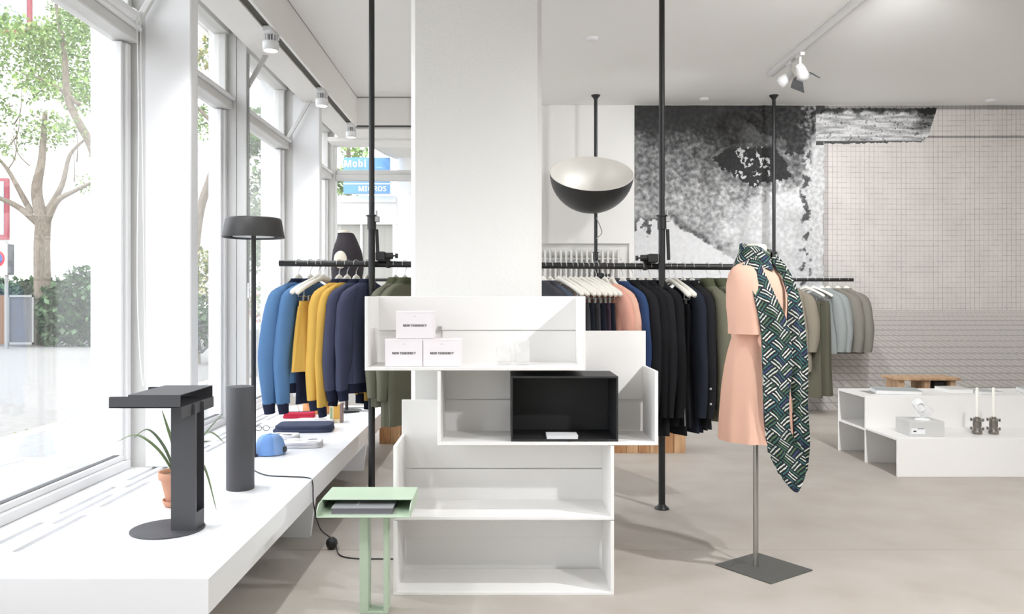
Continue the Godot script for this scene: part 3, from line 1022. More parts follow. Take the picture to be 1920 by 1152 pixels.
# an upper garment hanging from a hanger. Local x runs along the hanger, +x is the end nearest the camera.
func top(called: String, where: Vector3, turn: float, label: String, category: String, group: String, m: Material, trim: Material, o: Dictionary) -> Node3D:
	var t := thing(called, label, category, where + Vector3(0, -0.014, 0), group)
	t.rotation.y = turn
	var r := RandomNumberGenerator.new()
	r.seed = hash(label)
	var W: float = o.get("w", 0.172)
	var L: float = o.get("len", 0.74)
	var TH: float = o.get("th", 0.04)
	var SL: float = o.get("sl", 0.80)
	var SW: float = o.get("sw", 0.055)
	var ST: float = o.get("st", 0.036)
	var flare: float = o.get("flare", 0.05)
	var ph := r.randf() * 6.0
	var band: float = o.get("band", 0.0)
	var rings := []
	for q in [[-0.098, 0.05, 0.8], [-0.104, 0.075, 0.9], [-0.117, 0.108, 0.97], [-0.132, 0.14, 1.0], [-0.155, 0.165, 1.0], [-0.2, W, 1.0]]:
		rings.append(ringe(Vector3(0, q[0], 0), minf(q[1], W), TH * q[2], 28, 2.4, 5, 0.01, ph))
	var n := 10
	for k in range(1, n + 1):
		var s := float(k) / n
		var y := lerpf(-0.2, -(L - band), s)
		rings.append(ringe(Vector3(0, y, 0.006 * sin(s * 5 + ph)), W * (1.0 + flare * s), TH * (1.0 + 0.25 * s), 28, 2.4, 6, 0.02 + 0.1 * s * (1.0 if band == 0.0 else 0.6), ph + s * 0.8))
	var b := Build.new()
	b.loft(rings)
	part("body", b, m, t)
	if band > 0.0:
		b = Build.new()
		b.loft([ringe(Vector3(0, -(L - band), 0), W * (0.97 + flare), TH * 1.12, 28, 2.4), ringe(Vector3(0, -(L - band * 0.5), 0), W * (0.95 + flare), TH * 1.1, 28, 2.4), ringe(Vector3(0, -L, 0), W * (0.93 + flare), TH * 1.05, 28, 2.4)])
		part("hem_band", b, trim, t)
	if o.get("collar", 0.03) > 0.0:
		var ch: float = o.get("collar", 0.03) * 0.8
		b = Build.new()
		b.loft([ringe(Vector3(0, -0.112, 0.002), 0.09, TH * 1.02, 24, 2.2), ringe(Vector3(0, -0.104 + ch * 0.4, 0.002), 0.064, TH * 0.98, 24, 2.2), ringe(Vector3(0, -0.104 + ch, 0.003), 0.052, TH * 0.9, 24, 2.2), ringe(Vector3(0, -0.106 + ch, 0.003), 0.04, TH * 0.6, 24, 2.2), ringe(Vector3(0, -0.112, 0.003), 0.034, TH * 0.5, 24, 2.2)], false, true)
		part("collar", b, trim, t)
	if SL > 0.0:
		for s in [1.0, -1.0]:
			var bow: float = o.get("bow", 0.03)
			var cl: float = o.get("cuff", 0.06)
			var e := SL - cl
			var sr := []
			for q in [[-0.128, 0.66, 0.30, 0.6], [-0.142, 0.76, 0.55, 0.8], [-0.162, 0.87, 0.8, 0.95], [-0.19, 0.95, 0.95, 1.0]]:
				sr.append(ringe(Vector3(s * W * q[1], q[0], 0), SW * q[2], ST * q[3], 20, 2.2, 3, 0.02, ph))
			var tipx := 0.0
			for k in range(1, 13):
				var u := k / 12.0
				tipx = s * (W + bow * sin(u * 2.3) + 0.012 * u)
				var wd := (1.0 + 0.12 * sin(u * PI)) * (1.0 - 0.3 * u * u)
				sr.append(ringe(Vector3(tipx, lerpf(-0.19, -e, u), 0.012 * u + 0.004 * sin(u * 7 + ph)), SW * wd * (1.0 + 0.025 * sin(u * 17 + ph)), ST * wd, 20, 2.2, 3, 0.03 + 0.035 * u, ph + u * 5.0))
			b = Build.new()
			b.loft(sr)
			var sp := part("sleeve", b, m, t)
			if cl > 0.0:
				b = Build.new()
				var tip := Vector3(tipx, -e, 0.012)
				var cw: float = SW * 0.58
				b.sweep([tip + Vector3(0, 0.004, 0), tip + Vector3(-s * 0.004, -cl * 0.5, 0), tip + Vector3(-s * 0.008, -cl, 0)], [cw * 1.12, cw, cw * 0.92], [ST * 0.78, ST * 0.72, ST * 0.68], Vector3.BACK, 14)
				part("cuff", b, trim, sp)
	return t

# trousers, shorts or a skirt hanging from a clip hanger
func bottom(called: String, where: Vector3, turn: float, label: String, category: String, group: String, m: Material, o: Dictionary) -> Node3D:
	var t := thing(called, label, category, where, group)
	t.rotation.y = turn
	var r := RandomNumberGenerator.new()
	r.seed = hash(label)
	var W: float = o.get("w", 0.17)
	var L: float = o.get("len", 0.8)
	var TH: float = o.get("th", 0.022)
	var ph := r.randf() * 6.0
	var rings := []
	for k in 11:
		var s := k / 10.0
		rings.append(ringe(Vector3(0, lerpf(-0.265, -L, s), 0.004 * sin(s * 4 + ph)), W * (1.0 + o.get("flare", 0.12) * s), TH * (1.0 + 0.5 * s), 28, 2.2, 7, 0.02 + 0.09 * s, ph + s))
	var b := Build.new()
	b.loft(rings)
	part("leg_panel" if called == "trousers" else "skirt_panel", b, m, t)
	b = Build.new()
	b.loft([ringe(Vector3(0, -0.232, 0), W * 0.98, TH * 0.9, 24, 2.2), ringe(Vector3(0, -0.268, 0), W, TH * 1.05, 24, 2.2)])
	part("waistband", b, m, t)
	return t

func xr(px: float, d: float) -> float:
	return (px - 938.0) * d / 1500.0

func front_clothes() -> void:
	var D := 5.0
	var navy := cloth("navy rib", c8(38, 42, 60))
	var blue := cloth("blue jersey", c8(90, 126, 168))
	var must := cloth("mustard jersey", c8(214, 172, 86))
	var nav2 := cloth("navy jersey", c8(70, 73, 94))
	var blk := cloth("black wool", c8(38, 38, 41))
	var blk2 := cloth("black cotton", c8(31, 31, 33))
	var dnv := cloth("dark navy", c8(40, 44, 54))
	var oliv := cloth("olive cotton", c8(112, 112, 96))
	var oliv2 := cloth("deep olive", c8(84, 88, 68))
	var coral := cloth("coral crepe", c8(232, 184, 162))
	var plum := cloth("plum", c8(72, 58, 70))
	var grey := cloth("charcoal knit", c8(70, 70, 74))
	var mid := cloth("mid blue", c8(54, 74, 112))
	var hook := func(px: float) -> Vector3: return at(xr(px, D), rail_y(xr(px, D)), D)
	# left half, near ends turned to the left
	var A := deg_to_rad(-125.0)   # turns local +x towards the camera and to the left
	var swl := {"len": 0.78, "sl": 0.90, "sw": 0.062, "st": 0.045, "band": 0.06, "th": 0.03, "bow": 0.05}
	var g := "sweaters left of the column"
	top("sweater", hook.call(560.0), A, "leftmost bright blue sweater with navy collar and cuffs", "sweater", g, blue, navy, swl)
	top("sweater", hook.call(582.0), A, "second bright blue sweater, between the leftmost one and the mustard shorts", "sweater", g, blue, navy, swl.merged({"st": 0.036, "bow": 0.03}, true))
	top("sweater", hook.call(636.0), A, "mustard yellow sweater with navy cuffs, right of the mustard shorts", "sweater", g, must, navy, swl.merged({"st": 0.038, "sw": 0.055, "sl": 0.88, "bow": 0.02}, true))
	top("sweater", hook.call(651.0), A, "mustard yellow sweater next to the navy sweaters", "sweater", g, must, navy, swl.merged({"st": 0.028, "sl": 0.92, "th": 0.022, "sw": 0.055, "bow": 0.02}, true))
	top("sweater", hook.call(668.0), A, "navy sweater next to the mustard ones", "sweater", g, nav2, navy, swl.merged({"st": 0.036, "sl": 0.82, "bow": 0.02}, true))
	top("sweater", hook.call(689.0), A, "navy sweater partly behind the black rack pole", "sweater", g, nav2, navy, swl.merged({"st": 0.036, "sl": 0.82, "bow": 0.02}, true))
	bottom("shorts", hook.call(597.0), A, "dark navy trousers clipped to a hanger between blue and mustard", "trousers", "clipped bottoms left of the column", navy, {"len": 0.86, "w": 0.16, "th": 0.016})
	bottom("shorts", hook.call(607.0), A, "mustard yellow shorts clipped to a white hanger", "shorts", "clipped bottoms left of the column", must, {"len": 0.66, "w": 0.2, "th": 0.024, "flare": 0.2})
	var coat := {"len": 0.98, "sl": 0.82, "sw": 0.05, "st": 0.036, "th": 0.036, "cuff": 0.0, "collar": 0.045, "flare": 0.08, "bow": 0.015}
	top("coat", hook.call(742.0), A, "olive green coat right behind the rack pole, left of the other olive coat", "coat", "olive coats left of the column", oliv, oliv2, coat.merged({"len": 0.86, "sl": 0.8}, true))
	top("coat", hook.call(759.0), A, "olive green coat hanging right beside the white column", "coat", "olive coats left of the column", oliv, oliv2, coat)
	for q in [[560.0, "hanger of the leftmost blue sweater", false], [582.0, "hanger of the second blue sweater", false], [597.0, "white hanger clipped to the dark navy trousers", true], [607.0, "white hanger clipped to the mustard shorts", true], [636.0, "hanger of the mustard sweater beside the mustard shorts", false], [651.0, "hanger of the mustard sweater beside the navy ones", false], [668.0, "hanger of the navy sweater beside the mustard ones", false], [689.0, "hanger of the navy sweater behind the rack pole", false], [742.0, "hanger of the left olive coat", false], [759.0, "hanger of the olive coat beside the column", false]]:
		hang(hook.call(q[0]), A, q[1], q[2])
	# right half, near ends turned to the right
	var R := func(px: float) -> float: return deg_to_rad(lerpf(-52.0, -77.0, clampf((px - 1110.0) / 220.0, 0.0, 1.0)))   # the hangers fan out along the rail
	g = "clothes right of the column"
	var thin := {"len": 0.72, "sl": 0.74, "sw": 0.05, "st": 0.026, "th": 0.022, "band": 0.0, "cuff": 0.0}
	top("sweater", hook.call(1019.0), R.call(1019.0), "charcoal sweater closest to the column on its right", "sweater", g, grey, grey, thin)
	top("sweater", hook.call(1032.0), R.call(1032.0), "slate sweater, second from the column on its right", "sweater", g, cloth("slate knit", c8(76, 84, 98)), grey, thin)
	var ends := ["1048", "1058", "1070", "1079", "1090", "1100", "1109", "1118"]
	var words := ["first", "second", "third", "fourth", "fifth", "sixth", "seventh", "eighth"]
	for k in 8:
		var px := float(ends[k])
		bottom("skirt", hook.call(px), R.call(px), "%s clipped %s from the column in the row behind the top shelf module" % [words[k], "plum skirt" if k == 6 else "dark skirt"], "skirt", "dark skirts on clip hangers", plum if k == 6 else (dnv if k % 2 else grey), {"len": 0.82, "w": 0.165, "th": 0.013})
		hang(hook.call(px), R.call(px), "%s white hanger from the column in the row of bare clip hangers" % words[k], true)
	top("dress", hook.call(1134.0), R.call(1134.0), "pale coral dress left of the other coral dress on the rack", "dress", g, cloth("pale coral", c8(226, 170, 152)), coral, thin.merged({"len": 0.95, "sl": 0.5, "th": 0.024, "collar": 0.0}, true))
	top("dress", hook.call(1147.0), R.call(1147.0), "bright coral dress hanging beside the blue shirt on the rack", "dress", g, coral, coral, thin.merged({"len": 0.95, "sl": 0.55, "th": 0.026, "st": 0.03, "collar": 0.0}, true))
	top("shirt", hook.call(1168.0), R.call(1168.0), "mid blue shirt between the coral dresses and the black coats", "shirt", g, mid, mid, thin.merged({"len": 0.78, "sl": 0.7}, true))
	var ct := {"len": 1.02, "sl": 0.9, "sw": 0.06, "st": 0.034, "th": 0.032, "cuff": 0.0, "collar": 0.04}
	top("coat", hook.call(1187.0), R.call(1187.0), "long black coat next to the blue shirt", "coat", g, blk, blk2, ct)
	top("coat", hook.call(1203.0), R.call(1203.0), "long black coat, second right of the blue shirt", "coat", g, blk2, blk2, ct)
	top("coat", hook.call(1218.0), R.call(1218.0), "long black coat just left of the right rack pole", "coat", g, blk, blk2, ct)
	top("coat", hook.call(1236.0), R.call(1236.0), "black coat behind the right rack pole", "coat", g, blk2, blk2, ct.merged({"len": 0.96}, true))
	var zt := bottom("trousers", hook.call(1255.0), R.call(1255.0), "black trousers with a zip, clipped just right of the rack pole", "trousers", g, blk2, {"len": 1.03, "w": 0.16, "th": 0.018})
	bottom("trousers", hook.call(1266.0), R.call(1266.0), "black trousers clipped second right of the rack pole", "trousers", g, blk, {"len": 0.98, "w": 0.16, "th": 0.018})
	var zb := Build.new()
	zb.bar(Vector3(0.176, -0.78, 0.012), Vector3(0.184, -0.97, 0.012), 0.004, 0.008)
	part("zip", zb, M["hook steel"], zt)
	top("jacket", hook.call(1281.0), R.call(1281.0), "dark navy jacket right of the clipped black trousers", "jacket", g, dnv, blk2, ct.merged({"len": 1.0}, true))
	var stud := top("jacket", hook.call(1298.0), R.call(1298.0), "black jacket with small round studs beside the olive jackets", "jacket", g, blk, blk2, ct.merged({"len": 0.98}, true))
	var b := Build.new()
	b.lathe(Vector3.ZERO, [Vector2(0.008, 0), Vector2(0.007, 0.004), Vector2(0.003, 0.006)], 12)
	var sm := b.mesh()
	for q in [-0.72, -0.81]:
		var s := part_mesh("stud", sm, M["hook steel"], stud)
		s.position = Vector3(0.27, q, 0.034)
		s.rotation = Vector3(PI / 2, 0.6, 0)
	top("jacket", hook.call(1326.0), R.call(1326.0), "olive green jacket left of the coral dress on the mannequin", "jacket", g, oliv, oliv2, ct.merged({"len": 0.93, "st": 0.045, "sl": 0.85, "th": 0.04, "collar": 0.06}, true))
	top("jacket", hook.call(1351.0), R.call(1351.0), "olive green jacket half hidden behind the mannequin's coral dress", "jacket", g, oliv, oliv2, ct.merged({"len": 0.93, "st": 0.045, "sl": 0.85, "th": 0.04, "collar": 0.06}, true))
	for q in [[1019.0, "hanger of the charcoal sweater closest to the column", false], [1032.0, "hanger of the slate sweater", false], [1134.0, "hanger of the pale coral dress on the rack", false], [1147.0, "hanger of the bright coral dress on the rack", false], [1168.0, "hanger of the mid blue shirt", false], [1187.0, "hanger of the black coat next to the blue shirt", false], [1203.0, "hanger of the second black coat", false], [1218.0, "hanger of the black coat left of the rack pole", false], [1236.0, "hanger of the black coat behind the rack pole", false], [1255.0, "white clip hanger just right of the right rack pole", true], [1266.0, "second white clip hanger right of the rack pole", true], [1281.0, "hanger of the dark navy jacket", false], [1298.0, "hanger of the studded black jacket", false], [1326.0, "hanger of the left olive jacket", false], [1351.0, "hanger of the olive jacket behind the mannequin", false]]:
		hang(hook.call(q[0]), R.call(q[0]), q[1], q[2])

func rear_clothes() -> void:
	var D := 8.91
	var R := deg_to_rad(-50.0)
	var hook := func(px: float) -> Vector3: return at(xr(px, D), 1.508, D)
	var g := "clothes on the rear rack"
	var tau := cloth("taupe", c8(138, 130, 116))
	var gol := cloth("grey olive", c8(96, 94, 80))
	var ice := cloth("ice grey", c8(146, 151, 149))
	var gr := cloth("warm grey", c8(128, 124, 116))
	var sw := {"len": 0.8, "sl": 0.78, "sw": 0.065, "st": 0.05, "th": 0.045, "cuff": 0.0, "collar": 0.03, "bow": 0.05}
	top("shirt", hook.call(1490.0), R, "taupe shirt on the rear rack, right behind the scarf", "shirt", g, tau, tau, sw.merged({"len": 1.0}, true))
	bottom("trousers", hook.call(1511.0), R, "olive striped trousers on the rear rack, left pair", "trousers", g, gol, {"len": 1.3, "w": 0.17, "th": 0.035})
	bottom("trousers", hook.call(1526.0), R, "olive striped trousers on the rear rack, right pair", "trousers", g, gol, {"len": 1.28, "w": 0.18, "th": 0.035})
	top("sweater", hook.call(1541.0), R, "ice grey sweater on the rear rack beside the olive trousers", "sweater", g, ice, ice, sw)
	top("sweater", hook.call(1552.0), R, "ice grey sweater on the rear rack beside the grey jackets", "sweater", g, ice, ice, sw)
	top("jacket", hook.call(1571.0), R, "warm grey jacket on the rear rack, second from its end", "jacket", g, gr, gr, sw.merged({"sw": 0.08, "st": 0.06}, true))
	top("jacket", hook.call(1587.0), R, "warm grey jacket at the very end of the rear rack", "jacket", g, gr, gr, sw.merged({"sw": 0.08, "st": 0.06}, true))
	for q in [[1490.0, "hanger of the taupe shirt", false], [1511.0, "clip hanger of the left olive trousers", true], [1526.0, "clip hanger of the right olive trousers", true], [1541.0, "hanger of the left ice grey sweater", false], [1552.0, "hanger of the right ice grey sweater", false], [1571.0, "hanger of the second grey jacket from the rail end", false], [1587.0, "hanger at the end of the rear rail", false]]:
		hang(hook.call(q[0]), R, q[1], q[2])

# ------------------------------------------------------------------ mannequins
func scarf_texture() -> ImageTexture:
	var S := 1024
	var im := Image.create(S, S, false, Image.FORMAT_RGB8)
	im.fill(c8(30, 31, 42))
	var r := RandomNumberGenerator.new()
	r.seed = 21
	var cols := [c8(222, 226, 210), c8(190, 202, 188), c8(66, 112, 90), c8(58, 112, 112), c8(206, 212, 196), c8(226, 228, 216), c8(62, 78, 118), c8(88, 124, 84)]
	# basket weave of short strokes, blocks alternate in direction, drawn turned by 45 degrees and wrapping round
	var cell := 128.0
	var n := 8
	for by in range(-n, n * 2):
		for bx in range(-n, n * 2):
			var even: bool = (bx + by) % 2 == 0
			var tone := r.randi() % 4
			for k in 4:
				var col: Color = cols[r.randi() % cols.size()] if tone == 0 else cols[(k * 3 + tone) % cols.size()]
				var off := (k + 0.5) * cell / 4
				for s in range(10, int(cell) - 8, 2):
					var u := bx * cell + (float(s) if even else off)
					var v := by * cell + (off if even else float(s))
					var x := (u - v) * 0.5
					var y := (u + v) * 0.5
					if x < -10 or y < -10 or x > S + 10 or y > S + 10:
						continue
					var wv: int = 7 + int(2.0 * sin(s * 0.11 + k))
					im.fill_rect(Rect2i(int(x) - wv / 2, int(y) - wv / 2, wv, wv), col)
	return ImageTexture.create_from_image(im)

# a strip of cloth: pts along the middle, half widths, side directions; with thickness and print coordinates
func ribbon(pts: Array, half: Array, side: Array, nrm: Vector3, th: float, wave: float, ph: float, cols := 8, v0 := 0.0) -> ArrayMesh:
	var st := SurfaceTool.new()
	st.begin(Mesh.PRIMITIVE_TRIANGLES)
	var P := []
	var len := 0.0
	var lens := []
	for i in pts.size():
		if i > 0:
			len += pts[i].distance_to(pts[i - 1])
		lens.append(len)
		var row := []
		for k in cols + 1:
			var t := 2.0 * k / cols - 1.0
			var w: float = sin(t * 4.0 + ph + len * 3.0) * wave + sin(t * 9.0 - ph + len * 5.0) * wave * 0.4
			row.append(pts[i] + side[i] * (half[i] * t) + nrm * w)
		P.append(row)
	for f in [1.0, -1.0]:
		st.set_smooth_group(0 if f > 0 else 1)
		for i in range(pts.size() - 1):
			for k in cols:
				var q := [[i, k], [i, k + 1], [i + 1, k + 1], [i + 1, k]]
				var order := [0, 1, 2, 0, 2, 3] if f > 0 else [0, 2, 1, 0, 3, 2]
				for j in order:
					var a: int = q[j][0]
					var c: int = q[j][1]
					st.set_uv(Vector2(((2.0 * c / cols - 1.0) * half[a]) / 0.62 + 0.5, v0 + lens[a] / 0.62))
					st.add_vertex(P[a][c] + nrm * (th * 0.5 * f))
	st.set_smooth_group(-1)
	for i in range(pts.size() - 1):
		for k in [0, cols]:
			var a: Vector3 = P[i][k]
			var b: Vector3 = P[i + 1][k]
			var h := nrm * th * 0.5
			for v in [a + h, b + h, b - h, a + h, b - h, a - h]:
				st.set_uv(Vector2(0.02, lens[i] / 0.42))
				st.add_vertex(v)
	st.generate_normals()
	return st.commit()

func dress_mannequin() -> void:
	var X := 1.2325
	var D := 3.86
	var cream := mat("mannequin cream", c8(236, 226, 208), 0.55)
	var t := thing("dress_form", "headless cream mannequin on a steel pole with square base, wearing the coral dress", "mannequin", at(X, 0, D))
	var b := Build.new()
	var yaw := deg_to_rad(35.0)
	b.box(Vector3(0.027, 0.003, 0.024), Vector3(0.32, 0.006, 0.32), 0.0015, Transform3D(Basis(Vector3.UP, yaw), Vector3.ZERO))
	part("base_plate", b, mat("dark steel plate", c8(112, 112, 108), 0.38, 0.7), t)
	b = Build.new()
	b.cyl(Vector3(0, 0.006, 0), Vector3(0, 0.9, 0), 0.0125, 20)
	part("pole", b, M["brushed steel"], t)
	var turn := deg_to_rad(50.0)
	b = Build.new()
	var rows := []
	for q in [[0.85, 0.13, 0.1], [1.0, 0.13, 0.1], [1.12, 0.105, 0.085], [1.25, 0.12, 0.1], [1.35, 0.135, 0.1], [1.42, 0.14, 0.08], [1.455, 0.12, 0.06], [1.48, 0.066, 0.055], [1.51, 0.054, 0.052], [1.55, 0.052, 0.05], [1.56, 0.046, 0.044], [1.563, 0.01, 0.01]]:
		rows.append(ringe(Vector3(0, q[0], 0), q[1], q[2], 28, 2.1, 0, 0, 0, turn))
	b.loft(rows)
	part("torso", b, cream, t)
	# dress
	var coral := cloth("coral dress", c8(235, 190, 168))
	var dr := thing("dress", "coral short-sleeved dress worn by the dress form", "dress", at(X, 0, D))
	rows = []
	for q in [[0.624, 0.183, 0.172, 0.035], [0.64, 0.184, 0.172, 0.034], [0.75, 0.178, 0.166, 0.03], [0.88, 0.17, 0.155, 0.024], [0.97, 0.158, 0.142, 0.022], [1.04, 0.144, 0.128, 0.025], [1.09, 0.13, 0.114, 0.03], [1.115, 0.122, 0.108, 0.03], [1.135, 0.124, 0.11, 0.028], [1.18, 0.138, 0.124, 0.02], [1.26, 0.148, 0.134, 0.014], [1.34, 0.156, 0.13, 0.01], [1.40, 0.158, 0.112, 0.006], [1.44, 0.148, 0.086, 0.0], [1.468, 0.11, 0.068, 0.0], [1.482, 0.08, 0.06, 0.0]]:
		rows.append(ringe(Vector3(0, q[0], 0), q[1], q[2], 64, 2.1, 11, q[3] * 0.9, q[0] * 1.5, turn))
	b = Build.new()
	b.loft(rows)
	part("bodice_and_skirt", b, coral, dr)
	var rdir := Vector3(-cos(turn), 0, sin(turn))
	var fdir := Vector3(sin(turn), 0, cos(turn))
	for s in [1.0, -1.0]:
		var srings := []
		for q in [[1.470, 0.075, 0.022, 0.04, 0.0], [1.462, 0.092, 0.04, 0.052, 0.0], [1.445, 0.112, 0.054, 0.066, 0.005], [1.42, 0.128, 0.06, 0.077, 0.01], [1.37, 0.143, 0.058, 0.085, 0.015], [1.30, 0.150, 0.054, 0.088, 0.02], [1.23, 0.150, 0.052, 0.087, 0.025], [1.17, 0.147, 0.051, 0.086, 0.028], [1.138, 0.145, 0.051, 0.086, 0.03]]:
			srings.append(ringe(rdir * s * q[1] + fdir * (1.46 - q[0]) * 0.05 + Vector3(0, q[0], 0), q[2], q[3], 48, 2.0, 6, q[4], 1.0 + q[0] * 4.0, turn))
		b = Build.new()
		b.loft(srings)
		var sl := part("sleeve", b, coral, dr)
		b = Build.new()
		var cuff_c: Vector3 = rdir * s * 0.145 + fdir * 0.016
		b.loft([ringe(cuff_c + Vector3(0, 1.172, 0), 0.054, 0.089, 48, 2.0, 6, 0.03, 5.6, turn), ringe(cuff_c + Vector3(0, 1.134, 0), 0.0535, 0.0885, 48, 2.0, 6, 0.03, 5.6, turn)])
		part("turned_up_cuff", b, coral, sl)
	# scarf
	var sm := mat("scarf print", Color.WHITE, 0.85)
	sm.albedo_texture = scarf_texture()
	var sc := thing("scarf", "long dark scarf with green and white basket-weave strokes over the coral dress", "scarf", at(0, 0, 0))
	var pp := func(px: float, py: float, d: float) -> Vector3: return at((px - 938) * d / 1500, EYE + (560 - py) * d / 1500, d)
	var spec := func(rows_in: Array, called: String, wave: float, ph: float, v0: float) -> void:
		var pts := []
		for q in rows_in:
			pts.append(pp.call(q[0], q[1], q[2]))
		var path := curve(pts, 5)
		var half := []
		var side := []
		for i in path.size():
			var u := float(i) / 5.0
			var i0 := mini(int(u), rows_in.size() - 1)
			var i1 := mini(i0 + 1, rows_in.size() - 1)
			half.append(lerpf(rows_in[i0][3], rows_in[i1][3], u - i0))
			var s0: Vector3 = rows_in[i0][4]
			var s1: Vector3 = rows_in[i1][4]
			side.append(s0.lerp(s1, u - i0).normalized())
		part_mesh(called, ribbon(path, half, side, Vector3(0.25, 0, 0.97), 0.008, wave, ph, 10, v0), sm, sc)
	var RX := Vector3(1, 0, 0.12)
	spec.call([[1450, 482, 3.81, 0.024, Vector3(0.75, 0.5, -0.4)], [1472, 512, 3.785, 0.026, Vector3(0.8, 0.45, -0.3)], [1488, 554, 3.755, 0.028, Vector3(0.9, 0.25, -0.2)], [1493, 605, 3.73, 0.037, RX], [1498, 680, 3.70, 0.040, RX], [1500, 760, 3.70, 0.032, RX], [1502, 830, 3.71, 0.034, RX], [1495, 880, 3.72, 0.04, RX], [1490, 905, 3.72, 0.012, RX]], "far_panel", 0.006, 1.0, 0.35)
	spec.call([[1407, 487, 3.745, 0.040, Vector3(0.75, 0.45, 0.3)], [1417, 514, 3.70, 0.040, Vector3(0.85, 0.4, 0.1)], [1434, 555, 3.665, 0.048, Vector3(0.95, 0.2, 0)], [1453, 610, 3.65, 0.062, RX], [1459, 680, 3.65, 0.066, RX], [1456, 750, 3.65, 0.054, RX], [1459, 810, 3.66, 0.053, RX], [1474, 850, 3.67, 0.078, RX], [1484, 890, 3.68, 0.055, RX], [1491, 923, 3.69, 0.003, RX]], "near_panel", 0.007, 0.3, 0.0)
	# the part folded round the neck, standing up at the back
	var st := SurfaceTool.new()
	st.begin(Mesh.PRIMITIVE_TRIANGLES)
	var nseg := 40
	var prof := [[1.455, 0.105], [1.48, 0.094], [1.515, 0.083], [1.545, 0.078], [1.556, 0.074], [1.55, 0.066], [1.52, 0.064], [1.49, 0.064]]
	var fa := atan2(fdir.z, fdir.x)
	for k in nseg:
		for j in range(prof.size() - 1):
			var vv := []
			for q in [[k, j], [k + 1, j], [k + 1, j + 1], [k, j + 1]]:
				var f: float = float(q[0]) / nseg
				var a := fa + 0.30 + f * (TAU - 0.60)
				var dip := pow(absf(f - 0.5) * 2.0, 2.0)
				var pr: Array = prof[q[1]]
				var yy: float = pr[0] - dip * 0.03 + 0.012 * (1.0 - dip) + 0.004 * sin(f * 30 + q[1])
				var rr: float = pr[1] * (1.0 + 0.05 * sin(f * 22.0 + q[1] * 0.8))
				vv.append([Vector3(X + cos(a) * rr, yy, -D + sin(a) * rr), Vector2(f * 0.8, float(q[1]) * 0.06)])
			for j2 in [0, 1, 2, 0, 2, 3]:
				st.set_smooth_group(0)
				st.set_uv(vv[j2][1])
				st.add_vertex(vv[j2][0])
	st.generate_normals()
	part_mesh("neck_fold", st.commit(), sm, sc)

func bust_mannequin() -> void:
	var D := 6.85
	var x := xr(650, D)
	var skin := mat("mannequin cream", c8(236, 226, 208), 0.55)
	var t := thing("torso_mannequin", "headless torso mannequin in profile at the far end of the window bench", "mannequin", at(x, BENCH, D))
	var b := Build.new()
	b.lathe(Vector3.ZERO, [Vector2(0.13, 0), Vector2(0.13, 0.008), Vector2(0.02, 0.014)], 24)
	part("base", b, M["black steel"], t)
	b = Build.new()
	b.cyl(Vector3(0, 0.01, 0), Vector3(0, 0.8, 0), 0.014, 12)
	part("pole", b, M["black steel"], t)
	var y0 := 0.0
	var rows := []
	for q in [[0.62, 0.14, 0.1, 0.0], [0.8, 0.145, 0.105, 0.0], [0.95, 0.12, 0.085, 0.0], [1.1, 0.14, 0.1, 0.005], [1.25, 0.155, 0.105, 0.01], [1.36, 0.16, 0.085, 0.0], [1.42, 0.12, 0.065, -0.01], [1.45, 0.065, 0.055, -0.015], [1.50, 0.056, 0.052, -0.015], [1.545, 0.055, 0.05, -0.02], [1.55, 0.02, 0.02, -0.02]]:
		rows.append(ringe(Vector3(q[3], q[0] + y0, 0), q[2], q[1], 24, 2.1))
	b = Build.new()
	b.loft(rows)
	part("torso", b, skin, t)
	b = Build.new()
	b.lathe(Vector3(-0.02, 1.29, 0.155), [Vector2(0.056, 0), Vector2(0.054, 0.02), Vector2(0.042, 0.03), Vector2(0.005, 0.034)], 24, true, true, Basis(Vector3.RIGHT, PI / 2).scaled(Vector3(1, 1.35, 1)))
	part("arm_cap", b, skin, t)
	var g := thing("sleeveless_top", "dark charcoal high-necked sleeveless top on the torso mannequin", "top", at(x, BENCH, D))
	rows = []
	for q in [[0.6, 0.155, 0.115, 0.0], [0.8, 0.16, 0.12, 0.0], [0.95, 0.14, 0.105, 0.0], [1.1, 0.15, 0.125, 0.0], [1.22, 0.162, 0.135, 0.005], [1.32, 0.165, 0.128, 0.005], [1.38, 0.16, 0.118, 0.003], [1.43, 0.14, 0.1, 0.0], [1.47, 0.1, 0.085, 0.0], [1.51, 0.078, 0.072, -0.005], [1.525, 0.072, 0.066, -0.01]]:
		rows.append(ringe(Vector3(q[3], q[0], 0), q[2], q[1], 32, 2.1, 7, 0.02, q[0] * 3.0))
	b = Build.new()
	b.loft(rows, true, false)
	part("body", b, cloth("charcoal top", c8(64, 60, 64)), g)

